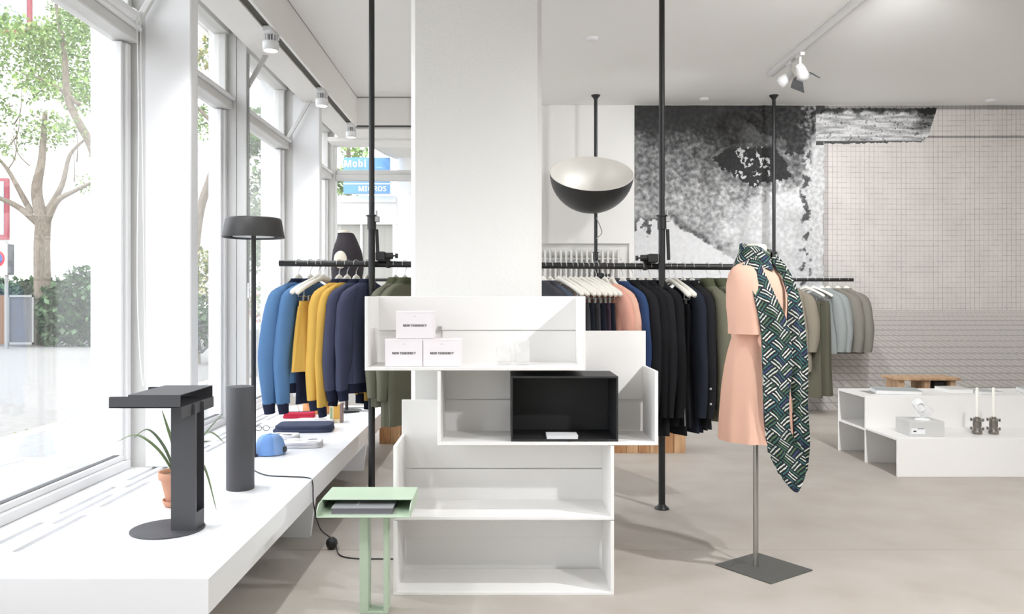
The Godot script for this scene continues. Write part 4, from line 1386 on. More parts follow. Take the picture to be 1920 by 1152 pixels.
# ------------------------------------------------------------------ things on the window bench
func bench_things() -> void:
	var ch: Material = M["charcoal paint"]
	# low side table of folded sheet metal
	var t := thing("metal_side_table", "charcoal folded-metal side table with round foot standing on the bench", "side table", at(-1.39, BENCH, 3.345))
	var b := Build.new()
	b.lathe(Vector3.ZERO, [Vector2(0.147, 0), Vector2(0.148, 0.001), Vector2(0.148, 0.005), Vector2(0.147, 0.006)], 64)
	part("foot", b, ch, t)
	# upright: channel open to the right
	var y1 := 0.528
	b = Build.new()
	b.span(0.028, 0.128, 0.006, y1, -0.037, -0.033)
	b.span(0.028, 0.128, 0.006, y1, 0.06, 0.064)
	b.span(0.028, 0.032, 0.006, y1, -0.033, 0.06)
	b.span(0.124, 0.128, 0.006, 0.075, -0.033, 0.06)
	b.span(0.124, 0.128, 0.075, y1, -0.033, -0.018)
	part("upright", b, ch, t)
	# tray: lower plate, front and back walls, top plate, folded lip
	b = Build.new()
	b.span(-0.176, 0.112, 0.528, 0.531, -0.145, 0.215)
	part("tray", b, ch, t)
	for d in [[-0.145, -0.142], [0.212, 0.215]]:
		b = Build.new()
		b.prism(PackedVector2Array([Vector2(-0.176, 0.5265), Vector2(0.11, 0.5265), Vector2(0.11, 0.58), Vector2(-0.099, 0.58), Vector2(-0.099, 0.573), Vector2(-0.172, 0.573), Vector2(-0.176, 0.569)]), at(0, 0, d[0]), Vector3.RIGHT, Vector3.UP, Vector3.FORWARD, 0.003)
		part("wall", b, ch, t)
	b = Build.new()
	b.span(-0.099, 0.11, 0.577, 0.58, -0.142, 0.212)
	part("top_plate", b, ch, t)
	b = Build.new()
	b.span(0.112, 0.115, 0.484, 0.531, -0.145, 0.215)
	part("lip", b, ch, t)
	# cylinder
	b = Build.new()
	b.lathe(Vector3.ZERO, [Vector2(0.067, 0), Vector2(0.069, 0.003), Vector2(0.069, 0.515), Vector2(0.067, 0.52)], 48)
	var c := one("cylinder_vase", b, ch, "tall charcoal cylinder standing on the bench beside the floor lamp", "cylinder")
	c.position = at(xr(450.5, 4.06), BENCH, 4.06)
	# lamp with flat drum shade
	var lp := thing("floor_lamp", "black lamp with flat drum shade on a thin pole, standing on the bench", "floor lamp", at(xr(475.5, 4.88), BENCH, 4.88))
	var dk := mat("lamp black", c8(58, 57, 56), 0.5)
	b = Build.new()
	b.lathe(Vector3.ZERO, [Vector2(0.024, 0), Vector2(0.024, 0.012), Vector2(0.018, 0.016)], 40)
	part("base", b, dk, lp)
	b = Build.new()
	b.cyl(Vector3(0, 0.014, 0), Vector3(0, 1.4, 0), 0.0145, 20)
	part("pole", b, dk, lp)
	b = Build.new()
	b.lathe(Vector3(0, 1.34, 0), [Vector2(0.17, 0.012), Vector2(0.174, -0.004), Vector2(0.183, -0.004), Vector2(0.184, 0.0), Vector2(0.166, 0.105), Vector2(0.158, 0.115), Vector2(0.005, 0.118)], 56, false, true)
	part("shade", b, dk, lp)
	b = Build.new()
	b.lathe(Vector3(0, 1.34, 0), [Vector2(0.015, 0.012), Vector2(0.12, 0.008), Vector2(0.122, 0.003), Vector2(0.125, 0.014), Vector2(0.172, 0.014)], 48, false, false)
	part("diffuser", b, mat("lamp opal", c8(226, 224, 220), 0.4), lp)
	# its cable with foot switch
	var cb := thing("lamp_cable", "black lamp cable running over the bench edge to the floor", "cable")
	b = Build.new()
	var yb := BENCH + 0.0035
	b.tube(curve([at(-1.475, yb, 4.76), at(-1.42, yb, 4.55), at(-1.28, yb, 4.36), at(-1.14, yb, 4.32), at(-1.03, yb, 4.29), at(-0.999, BENCH - 0.02, 4.26), at(-0.985, 0.22, 4.22), at(-0.95, 0.10, 4.2), at(-0.9, 0.05, 4.2), at(-0.86, 0.036, 4.19)], 7), 0.0035, 8)
	b.tube(curve([at(-0.86, 0.036, 4.19), at(-0.82, 0.008, 4.05), at(-0.74, 0.004, 3.99), at(-0.6, 0.004, 3.98), at(-0.45, 0.004, 3.98), at(-0.3, 0.004, 4.0)], 7), 0.0035, 8)
	part("cord", b, M["black steel"], cb)
	b = Build.new()
	b.lathe(at(-0.874, 0.0, 4.15), [Vector2(0.012, 0.001), Vector2(0.026, 0.012), Vector2(0.031, 0.03), Vector2(0.027, 0.047), Vector2(0.012, 0.06)], 24)
	part("foot_switch", b, M["black steel"], cb)
	# pot plant
	var pot := thing("potted_plant", "strap-leaved plant in a terracotta pot behind the charcoal side table", "potted plant", at(-1.505, BENCH, 3.74))
	var terra := mat("terracotta", c8(200, 148, 122), 0.8)
	b = Build.new()
	b.lathe(Vector3.ZERO, [Vector2(0.05, 0), Vector2(0.062, 0.004), Vector2(0.072, 0.03), Vector2(0.066, 0.03), Vector2(0.058, 0.012)], 32, true, true)
	part("saucer", b, terra, pot)
	b = Build.new()
	b.lathe(Vector3.ZERO, [Vector2(0.052, 0.013), Vector2(0.077, 0.125), Vector2(0.086, 0.126), Vector2(0.09, 0.16), Vector2(0.082, 0.16), Vector2(0.076, 0.14)], 32, true, false)
	part("pot", b, terra, pot)
	b = Build.new()
	b.lathe(Vector3.ZERO, [Vector2(0.079, 0.141), Vector2(0.04, 0.146), Vector2(0.005, 0.148)], 24)
	part("soil", b, mat("soil", c8(120, 102, 88), 0.95), pot)
	var leafm := [mat("strap leaf", c8(108, 124, 84), 0.55), mat("strap leaf dark", c8(88, 104, 78), 0.55)]
	var ends := [[-0.275, 0.30, 0.02, 0.33], [-0.18, 0.325, 0.06, 0.36], [-0.085, 0.44, -0.02, 0.36], [0.19, 0.42, -0.05, 0.33], [0.27, 0.32, 0.16, 0.36], [0.14, 0.21, 0.1, 0.2], [0.22, 0.01, 0.12, 0.2], [0.12, 0.28, -0.1, 0.28], [-0.06, 0.3, -0.12, 0.26]]
	for k in ends.size():
		var q: Array = ends[k]
		var path := curve([Vector3(q[0] * 0.05, 0.14, q[2] * 0.1), Vector3(q[0] * 0.32, 0.14 + (q[3] - 0.14) * 0.62, q[2] * 0.35), Vector3(q[0] * 0.68, q[3] if q[1] < 0.4 else lerpf(0.14, q[1], 0.75), q[2] * 0.7), Vector3(q[0], q[1], q[2])], 6)
		var ra := []
		var rb := []
		for i in path.size():
			var u := float(i) / (path.size() - 1)
			var wd := 0.0075 * sin(PI * clampf(0.18 + u * 0.82, 0, 1)) + 0.0008
			ra.append(wd)
			rb.append(0.0012)
		b = Build.new()
		b.sweep(path, ra, rb, Vector3(0.1, 0.9, 0.4), 8)
		part("leaf", b, leafm[k % 2], pot)
	# cap
	var cap := thing("cap", "light blue baseball cap lying on the bench behind the lamp pole", "cap", at(-1.43, BENCH, 4.97))
	for k in 6:
		var rings := []
		for j in 9:
			var v := j / 8.0
			var rad := 0.094 * pow(cos(v * PI / 2 * 0.97), 0.55)
			var y := 0.004 + 0.118 * sin(v * PI / 2)
			var row := PackedVector3Array()
			for i in 7:
				var a := TAU * (k + i / 6.0) / 6
				row.append(Vector3(cos(a) * rad, y, sin(a) * rad * 0.98))
			rings.append(row)
		b = Build.new()
		b.loft(rings, false, false, 0, false)
		part("panel", b, cloth("cap blue" if k % 2 else "cap pale", c8(124, 164, 222) if k % 2 else c8(150, 184, 232)), cap)
	b = Build.new()
	b.lathe(Vector3(0, 0.12, 0), [Vector2(0.012, 0), Vector2(0.009, 0.006), Vector2(0.002, 0.008)], 12)
	part("button", b, cloth("cap blue", c8(124, 164, 222)), cap)
	b = Build.new()
	var vis := PackedVector2Array()
	for k in 13:
		var a := PI * 0.62 + PI * 0.76 * k / 12
		vis.append(Vector2(cos(a) * 0.155, sin(a) * 0.1))
	b.prism(vis, Vector3(0.03, 0.004, 0), Vector3.RIGHT, Vector3.BACK, Vector3.UP, 0.005)
	part("visor", b, cloth("cap blue", c8(124, 164, 222)), cap)
	b = Build.new()
	b.sweep([Vector3(0.088, 0.028, -0.03), Vector3(0.098, 0.03, 0.0), Vector3(0.092, 0.032, 0.03)], [0.006, 0.008, 0.006], [0.018, 0.018, 0.018], Vector3.UP, 8)
	part("strap", b, M["black steel"], cap)
	# folded clothes
	var wt := cloth("white cotton", c8(236, 234, 234))
	folded("folded_shirt", "folded white t-shirt with grey print, right of the blue cap", xr(568, 5.24), 5.24, 0.25, 0.2, 0.035, 0.1, wt, [[0.06, 0.04, 0.06, 0.03, c8(110, 100, 120)], [-0.03, 0.02, 0.05, 0.02, c8(160, 156, 160)], [0.07, -0.06, 0.08, 0.03, c8(176, 178, 176)]])
	folded("folded_shirt", "folded white t-shirt with dark lettering behind the blue cap", xr(532, 5.52), 5.52, 0.2, 0.14, 0.03, -0.1, wt, [[0.04, -0.03, 0.07, 0.04, c8(50, 50, 60)], [-0.04, 0.0, 0.04, 0.03, c8(140, 140, 146)]])
	folded("folded_trousers", "folded navy trousers lying across the bench", xr(571, 5.86), 5.86, 0.42, 0.26, 0.05, 0.06, cloth("navy twill", c8(70, 76, 96)), [])
	folded("folded_shirt", "folded light grey shirt behind the navy trousers", xr(590, 6.2), 6.2, 0.3, 0.16, 0.03, 0.05, cloth("light grey cotton", c8(206, 204, 204)), [[0.05, 0.0, 0.1, 0.05, c8(150, 150, 152)]])
	folded("folded_scarf", "folded red garment with navy edge at the back of the bench", xr(561, 6.5), 6.5, 0.25, 0.14, 0.04, 0.12, cloth("crimson knit", c8(186, 52, 72)), [[0.0, 0.04, 0.2, 0.05, c8(58, 62, 88)]])
	# glasses
	var gs := thing("spectacles", "dark wire spectacles lying on the bench beside the lamp pole", "glasses", at(xr(492, 5.82), BENCH, 5.82))
	for x in [-0.028, 0.028]:
		var pts := []
		for k in 17:
			pts.append(Vector3(x + cos(TAU * k / 16) * 0.024, 0.022 + sin(TAU * k / 16) * 0.018, 0))
		b = Build.new()
		b.tube(pts, 0.0025, 6, Vector3.BACK)
		part("rim", b, M["black steel"], gs)
		b = Build.new()
		b.tube(curve([Vector3(signf(x) * 0.052, 0.026, 0), Vector3(signf(x) * 0.054, 0.02, -0.07), Vector3(signf(x) * 0.05, 0.003, -0.12)]), 0.002, 6)
		part("temple", b, M["black steel"], gs)
	b = Build.new()
	b.tube([Vector3(-0.006, 0.026, 0), Vector3(0.0, 0.029, 0.002), Vector3(0.006, 0.026, 0)], 0.002, 6)
	part("bridge", b, M["black steel"], gs)
	# leather bag
	var bag := thing("leather_bag", "tan leather bag with loop handle under the mustard sweaters", "bag", at(xr(594, 6.72), BENCH, 6.72))
	var tan := mat("tan leather", c8(214, 150, 92), 0.5)
	b = Build.new()
	b.loft([ringe(Vector3(0, 0.0, 0), 0.1, 0.06, 28, 3.0), ringe(Vector3(0, 0.02, 0), 0.115, 0.07, 28, 3.0), ringe(Vector3(0, 0.07, 0.0), 0.11, 0.062, 28, 2.6, 5, 0.03), ringe(Vector3(0.01, 0.12, 0), 0.1, 0.03, 28, 2.4, 5, 0.04), ringe(Vector3(0.012, 0.135, 0), 0.095, 0.012, 28, 2.4)])
	part("body", b, tan, bag)
	b = Build.new()
	b.box(Vector3(0.01, 0.095, 0.052), Vector3(0.17, 0.06, 0.008), 0.003, Transform3D(Basis(Vector3.RIGHT, -0.3), Vector3(0, 0.0, 0.028)))
	part("flap", b, tan, bag)
	b = Build.new()
	b.sweep(curve([Vector3(-0.09, 0.11, 0.0), Vector3(-0.14, 0.13, 0.01), Vector3(-0.155, 0.07, 0.02), Vector3(-0.13, 0.01, 0.03), Vector3(-0.1, 0.004, 0.04)]), range(25).map(func(_i): return 0.003), range(25).map(func(_i): return 0.008), Vector3.BACK, 8)
	part("handle", b, mat("strap grey", c8(186, 184, 180), 0.6), bag)
	# small printed box
	var pb := thing("printed_box", "small upright box with yellow and brown pattern on the bench", "box", at(xr(632, 6.25), BENCH, 6.25))
	slab("box", mat("box cream", c8(226, 214, 180), 0.6), pb, -0.05, 0.03, 0, 0.15, -0.04, 0.03, 0.002)
	slab("side_sleeve", mat("box brown", c8(136, 112, 106), 0.6), pb, 0.03, 0.046, 0, 0.15, -0.04, 0.03, 0.001)
	slab("label_band", mat("box amber", c8(206, 156, 72), 0.6), pb, -0.02, 0.028, 0.03, 0.14, -0.0415, -0.04)
	slab("label_stripe", mat("box green", c8(140, 160, 120), 0.6), pb, -0.045, -0.028, 0.02, 0.12, -0.0415, -0.04)
	# tray at the far end
	var tr := thing("display_tray", "flat pale tray at the far end of the bench", "tray", at(xr(672, 6.9), BENCH, 6.9))
	slab("plate", mat("tray pale", c8(222, 222, 222), 0.4), tr, -0.14, 0.1, 0, 0.006, -0.1, 0.1, 0.001)
	for s in [[-0.14, 0.1, -0.1, -0.094], [-0.14, 0.1, 0.094, 0.1], [-0.14, -0.134, -0.094, 0.094], [0.094, 0.1, -0.094, 0.094]]:
		slab("rim", M["grey metal"], tr, s[0], s[1], 0.006, 0.014, s[2], s[3])

func folded(called: String, label: String, x: float, d: float, w: float, dep: float, h: float, turn: float, m: Material, prints: Array) -> void:
	var t := thing(called, label, "folded clothes", at(x, BENCH, d), "folded clothes on the bench")
	t.rotation.y = turn
	for k in 2:
		var rings := []
		var y := h * 0.5 * k
		for q in [[0.0, 0.97], [0.15, 1.0], [0.75, 1.0], [1.0, 0.96]]:
			rings.append(ringe(Vector3(0.004 * k, y + h * 0.5 * q[0] + 0.0005, 0), w * 0.5 * q[1] * (1.0 - 0.04 * k), dep * 0.5 * q[1] * (1.0 - 0.05 * k), 36, 6.0, 5, 0.012, x * 9.0 + k))
		var b := Build.new()
		b.loft(rings)
		part("fold", b, m, t)
	for q in prints:
		var b := Build.new()
		b.loft([ringe(Vector3(q[0], h + 0.0002, -q[1]), q[2] * 0.5, q[3] * 0.5, 16, 2.6, 3, 0.15, x * 5), ringe(Vector3(q[0], h + 0.0012, -q[1]), q[2] * 0.48, q[3] * 0.48, 16, 2.6, 3, 0.15, x * 5)])
		var c: Color = q[4]
		part("print", b, mat("print %s" % c.to_html(), c, 0.9), t)

# ------------------------------------------------------------------ pale green side table
func side_table() -> void:
	var gm := mat("pale green", c8(188, 206, 182), 0.45)
	var t := thing("green_side_table", "pale green metal side table with a tray for a book, beside the shelf stack", "side table", at(-0.543, 0, 3.32))
	var x0 := -0.186
	var x1 := 0.186
	var lo := 0.430
	var hi := 0.482
	slab("tray_plate", gm, t, x0, x1, lo, lo + 0.004, -0.15, 0.15, 0.001)
	slab("top_plate", gm, t, x0, x1, hi - 0.004, hi, -0.06, 0.15, 0.001)
	slab("back_wall", gm, t, x0, x1, lo + 0.004, hi - 0.004, 0.146, 0.15)
	for x in [x0, x1 - 0.004]:
		var b := Build.new()
		b.prism(PackedVector2Array([Vector2(0.15, lo + 0.004), Vector2(0.15, lo + 0.03), Vector2(0.115, hi - 0.004), Vector2(-0.146, hi - 0.004), Vector2(-0.146, lo + 0.004)]), Vector3(x, 0, 0), Vector3.BACK, Vector3.UP, Vector3.RIGHT, 0.004)
		part("side_wall", b, gm, t)
	# loop leg of flat bar
	slab("leg", gm, t, -0.038, -0.003, 0.0, lo, -0.02, 0.06, 0.001)
	slab("leg", gm, t, 0.061, 0.079, 0.0, lo, -0.02, 0.06, 0.001)
	slab("foot_bar", gm, t, -0.003, 0.061, 0.0, 0.006, -0.02, 0.06, 0.001)
	var bk := thing("book", "thick grey book lying in the tray of the pale green side table", "book", at(-0.555, lo + 0.0045, 3.33))
	slab("pages", mat("page edges", c8(112, 108, 114), 0.8), bk, -0.122, 0.12, 0.002, 0.022, -0.12, 0.08)
	slab("cover", mat("book grey", c8(150, 150, 152), 0.5), bk, -0.124, 0.124, 0.022, 0.0245, -0.122, 0.082)
	slab("cover", mat("book grey", c8(150, 150, 152), 0.5), bk, -0.124, 0.124, 0.0, 0.002, -0.122, 0.082)
	slab("cover_mark", M["frame white"], bk, -0.03, -0.024, 0.0245, 0.0248, -0.07, -0.02)

# ------------------------------------------------------------------ stepped plinth on the right
func plinth() -> void:
	var wh: Material = M["white lacquer"]
	var t := thing("display_plinth", "white stepped display plinth on the right in front of the mural", "display plinth")
	var x0 := 2.89
	var x1 := 6.0
	slab("front_panel", wh, t, x0, x1, 0.0, 0.28, 5.82, 5.84, 0.002)
	slab("step_top", wh, t, x0, x1, 0.262, 0.28, 5.84, 6.33, 0.002)
	slab("riser", wh, t, x0, x1, 0.0, 0.53, 6.33, 6.35, 0.002)
	slab("upper_top", wh, t, x0, x1, 0.512, 0.53, 6.35, 6.83, 0.002)
	slab("shelf", wh, t, x0, x1, 0.252, 0.27, 6.35, 6.83, 0.002)
	slab("rear_panel", wh, t, x0, x1, 0.0, 0.53, 6.83, 6.85, 0.002)
	slab("inner_panel", wh, t, x0 + 0.5, x0 + 0.52, 0.0, 0.25, 5.84, 6.33)
	slab("inner_panel", wh, t, x0 + 0.5, x0 + 0.52, 0.0, 0.25, 6.35, 6.83)
	slab("inner_panel", wh, t, x0 + 0.5, x0 + 0.52, 0.27, 0.51, 6.35, 6.83)
	# grey box with a label, and the white gadget on it
	var gb := thing("grey_box", "light grey box with a white label on the plinth step", "box", at(3.155, 0.28, 6.02))
	gb.rotation.y = deg_to_rad(-3)
	slab("box", mat("grey board", c8(206, 205, 202), 0.7), gb, -0.125, 0.125, 0, 0.112, -0.12, 0.12, 0.004)
	slab("label", M["frame white"], gb, -0.115, -0.015, 0.02, 0.062, -0.1215, -0.12)
	slab("label_mark", mat("ink", c8(60, 58, 60), 0.7), gb, -0.1, -0.078, 0.034, 0.044, -0.1222, -0.1215)
	slab("label_mark", mat("ink", c8(60, 58, 60), 0.7), gb, -0.07, -0.02, 0.056, 0.061, -0.1222, -0.1215)
	var wg := thing("white_desk_lamp", "small white tilted lamp head standing on the grey box", "lamp", at(3.15, 0.392, 6.0))
	var b := Build.new()
	b.lathe(Vector3(0.02, 0, 0), [Vector2(0.055, 0), Vector2(0.055, 0.006), Vector2(0.03, 0.012)], 28)
	part("foot", b, M["frame white"], wg)
	b = Build.new()
	var ax := Basis(Vector3(0, 0, 1), deg_to_rad(42))
	b.lathe(Vector3(0.055, 0.04, 0), [Vector2(0.045, 0.0), Vector2(0.047, 0.004), Vector2(0.04, 0.12), Vector2(0.03, 0.135)], 32, true, true, ax)
	part("head", b, M["frame white"], wg)
	b = Build.new()
	var ring := []
	for k in 25:
		ring.append(Vector3(-0.02, 0.1, 0) + Vector3(cos(TAU * k / 24) * 0.032, sin(TAU * k / 24) * 0.03, 0.045))
	b.tube(ring, 0.007, 8, Vector3.BACK)
	part("ring_handle", b, M["frame white"], wg)
	b = Build.new()
	b.cyl(Vector3(0.02, 0.01, 0), Vector3(0.03, 0.06, 0), 0.01, 12)
	part("stem", b, M["frame white"], wg)
	# two candlesticks
	for q in [[3.588, "left candlestick with white candle on the plinth step"], [3.712, "right candlestick with white candle on the plinth step"]]:
		var c := thing("candlestick", q[1], "candlestick", at(q[0], 0.28, 6.02), "pair of candlesticks")
		var ir := mat("gunmetal", c8(140, 134, 126), 0.4, 0.5)
		b = Build.new()
		b.lathe(Vector3.ZERO, [Vector2(0.026, 0), Vector2(0.034, 0.004), Vector2(0.036, 0.022), Vector2(0.028, 0.034)], 24)
		part("base", b, ir, c)
		b = Build.new()
		b.lathe(Vector3(0, 0.052, 0), [Vector2(0.026, 0), Vector2(0.026, 0.048)], 12)
		var barrel := part("barrel", b, ir, c)
		for k in 12:
			var a := TAU * k / 12
			b = Build.new()
			b.cyl(Vector3(cos(a) * 0.0265, 0.054, sin(a) * 0.0265), Vector3(cos(a) * 0.0265, 0.098, sin(a) * 0.0265), 0.002, 5)
			part("rib", b, ir, barrel)
		for y in [0.034, 0.1]:
			b = Build.new()
			b.lathe(Vector3(0, y, 0), [Vector2(0.034, 0), Vector2(0.034, 0.012)], 24)
			var fl := part("flange", b, M["brushed steel"], c)
			for k in 6:
				var a := TAU * (k + 0.5) / 6
				b = Build.new()
				b.cyl(Vector3(cos(a) * 0.04, y - 0.004, sin(a) * 0.04), Vector3(cos(a) * 0.04, y + 0.018, sin(a) * 0.04), 0.007, 6)
				part("bolt", b, ir, fl)
		b = Build.new()
		b.lathe(Vector3(0, 0.112, 0), [Vector2(0.014, 0), Vector2(0.014, 0.018)], 16)
		part("socket", b, ir, c)
		b = Build.new()
		b.lathe(Vector3(0, 0.128, 0), [Vector2(0.0105, 0), Vector2(0.0105, 0.215), Vector2(0.006, 0.222)], 20)
		part("candle", b, mat("wax", c8(246, 243, 234), 0.5), c)
	# books on the upper level
	var cov := [c8(168, 176, 176), c8(206, 204, 198), c8(186, 190, 188), c8(176, 184, 182)]
	var paper := mat("paper", c8(238, 238, 236), 0.8)
	var n := 0
	for q in [[3.22, 6.52, 0.34, 0.26, 0.034, -0.25, "grey-covered picture book lying left on the top of the plinth"], [3.74, 6.60, 0.2, 0.22, 0.036, 0.02, "pale picture book in the middle of the plinth top"], [3.93, 6.50, 0.17, 0.2, 0.026, 0.04, "thin white book beside the middle one on the plinth top"], [4.42, 6.52, 0.32, 0.24, 0.036, -0.3, "grey-covered book at the right edge of the photo on the plinth top"]]:
		var k := thing("picture_book", q[6], "book", at(q[0], 0.53, q[1]), "books on the plinth")
		k.rotation.y = q[5]
		slab("pages", paper, k, -q[2] / 2 + 0.003, q[2] / 2 - 0.003, 0.003, q[4] - 0.003, -q[3] / 2 + 0.003, q[3] / 2 - 0.003)
		var cm := mat("book cover %d" % n, cov[n], 0.5)
		slab("cover", cm, k, -q[2] / 2, q[2] / 2, q[4] - 0.003, q[4], -q[3] / 2, q[3] / 2)
		slab("cover", cm, k, -q[2] / 2, q[2] / 2, 0, 0.003, -q[3] / 2, q[3] / 2)
		n += 1
	slab("leaflet", mat("leaflet grey", c8(150, 148, 146), 0.7), self, 2.99, 3.12, 0.5305, 0.5325, 6.45, 6.66)
	tag(get_child(get_child_count() - 1), "flat grey leaflet near the left end of the plinth top", "leaflet")
	# wooden stool behind the plinth
	var oak: Material = mat2("pale oak", M["oak"], c8(238, 244, 255))
	var st := thing("wooden_stool", "low pale wooden stool standing behind the plinth", "stool", at(3.99, 0, 7.6))
	slab("top", oak, st, -0.3, 0.3, 0.535, 0.56, -0.16, 0.16, 0.004)
	for x in [-0.24, 0.0, 0.24]:
		slab("leg", oak, st, x - 0.025, x + 0.025, 0.0, 0.535, -0.13, 0.13, 0.004)
	slab("rail", oak, st, -0.215, -0.025, 0.05, 0.09, -0.02, 0.02)
	slab("black_pouch", M["black steel"], self, 4.08, 4.19, 0.0, 0.52, 7.52, 7.6, 0.008)
	tag(get_child(get_child_count() - 1), "upright black portfolio standing under the wooden stool", "portfolio")

# ------------------------------------------------------------------ dish lamp, mural, radiator, blocks
func dish_lamp() -> void:
	var d := 8.34
	var c := at(xr(1109.5, d), 2.61, d)
	var t := thing("dish_reflector", "big black dish lamp with silvery inside, clamped to the rear rack pole", "lamp", c)
	var tilt := Basis(Vector3.RIGHT, deg_to_rad(33))
	var R := 0.437
	var inner := []
	var outer := []
	for k in 15:
		var a := PI / 2 * k / 14
		outer.append(Vector2(maxf(0.006, R * sin(a)), -0.42 * cos(a)))
		inner.append(Vector2(maxf(0.006, (R - 0.006) * sin(a)), -0.413 * cos(a)))
	var b := Build.new()
	b.lathe(Vector3.ZERO, outer, 56, true, false, tilt)
	part("shell", b, mat("dish black", c8(34, 34, 34), 0.35), t)
	b = Build.new()
	b.lathe(Vector3.ZERO, inner, 56, true, false, tilt)
	part("reflector", b, mat("silver leaf", c8(238, 235, 229), 0.45, 0.25), t)
	b = Build.new()
	b.lathe(Vector3.ZERO, [Vector2(R - 0.006, 0), Vector2(R, 0)], 56, false, false, tilt)
	part("rim", b, mat("silver leaf", c8(238, 235, 229), 0.45, 0.25), t)
	b = Build.new()
	b.cyl(tilt * Vector3(0, -0.425, 0), at(xr(1115, 8.85), 2.25, 8.85) - c + Vector3(0, 0, 0.01), 0.02, 12)
	part("bracket", b, M["black steel"], t)
	b = Build.new()
	b.tube(curve([at(xr(1118, 8.83), 2.19, 8.82) - c, at(xr(1126, 8.83), 2.08, 8.82) - c, at(xr(1128, 8.83), 2.02, 8.82) - c, at(xr(1118, 8.83), 1.96, 8.82) - c]), 0.005, 6)
	part("cable", b, M["grey metal"], t)

func poly_in(p: Vector2, poly: PackedVector2Array) -> bool:
	return Geometry2D.is_point_in_polygon(p, poly)

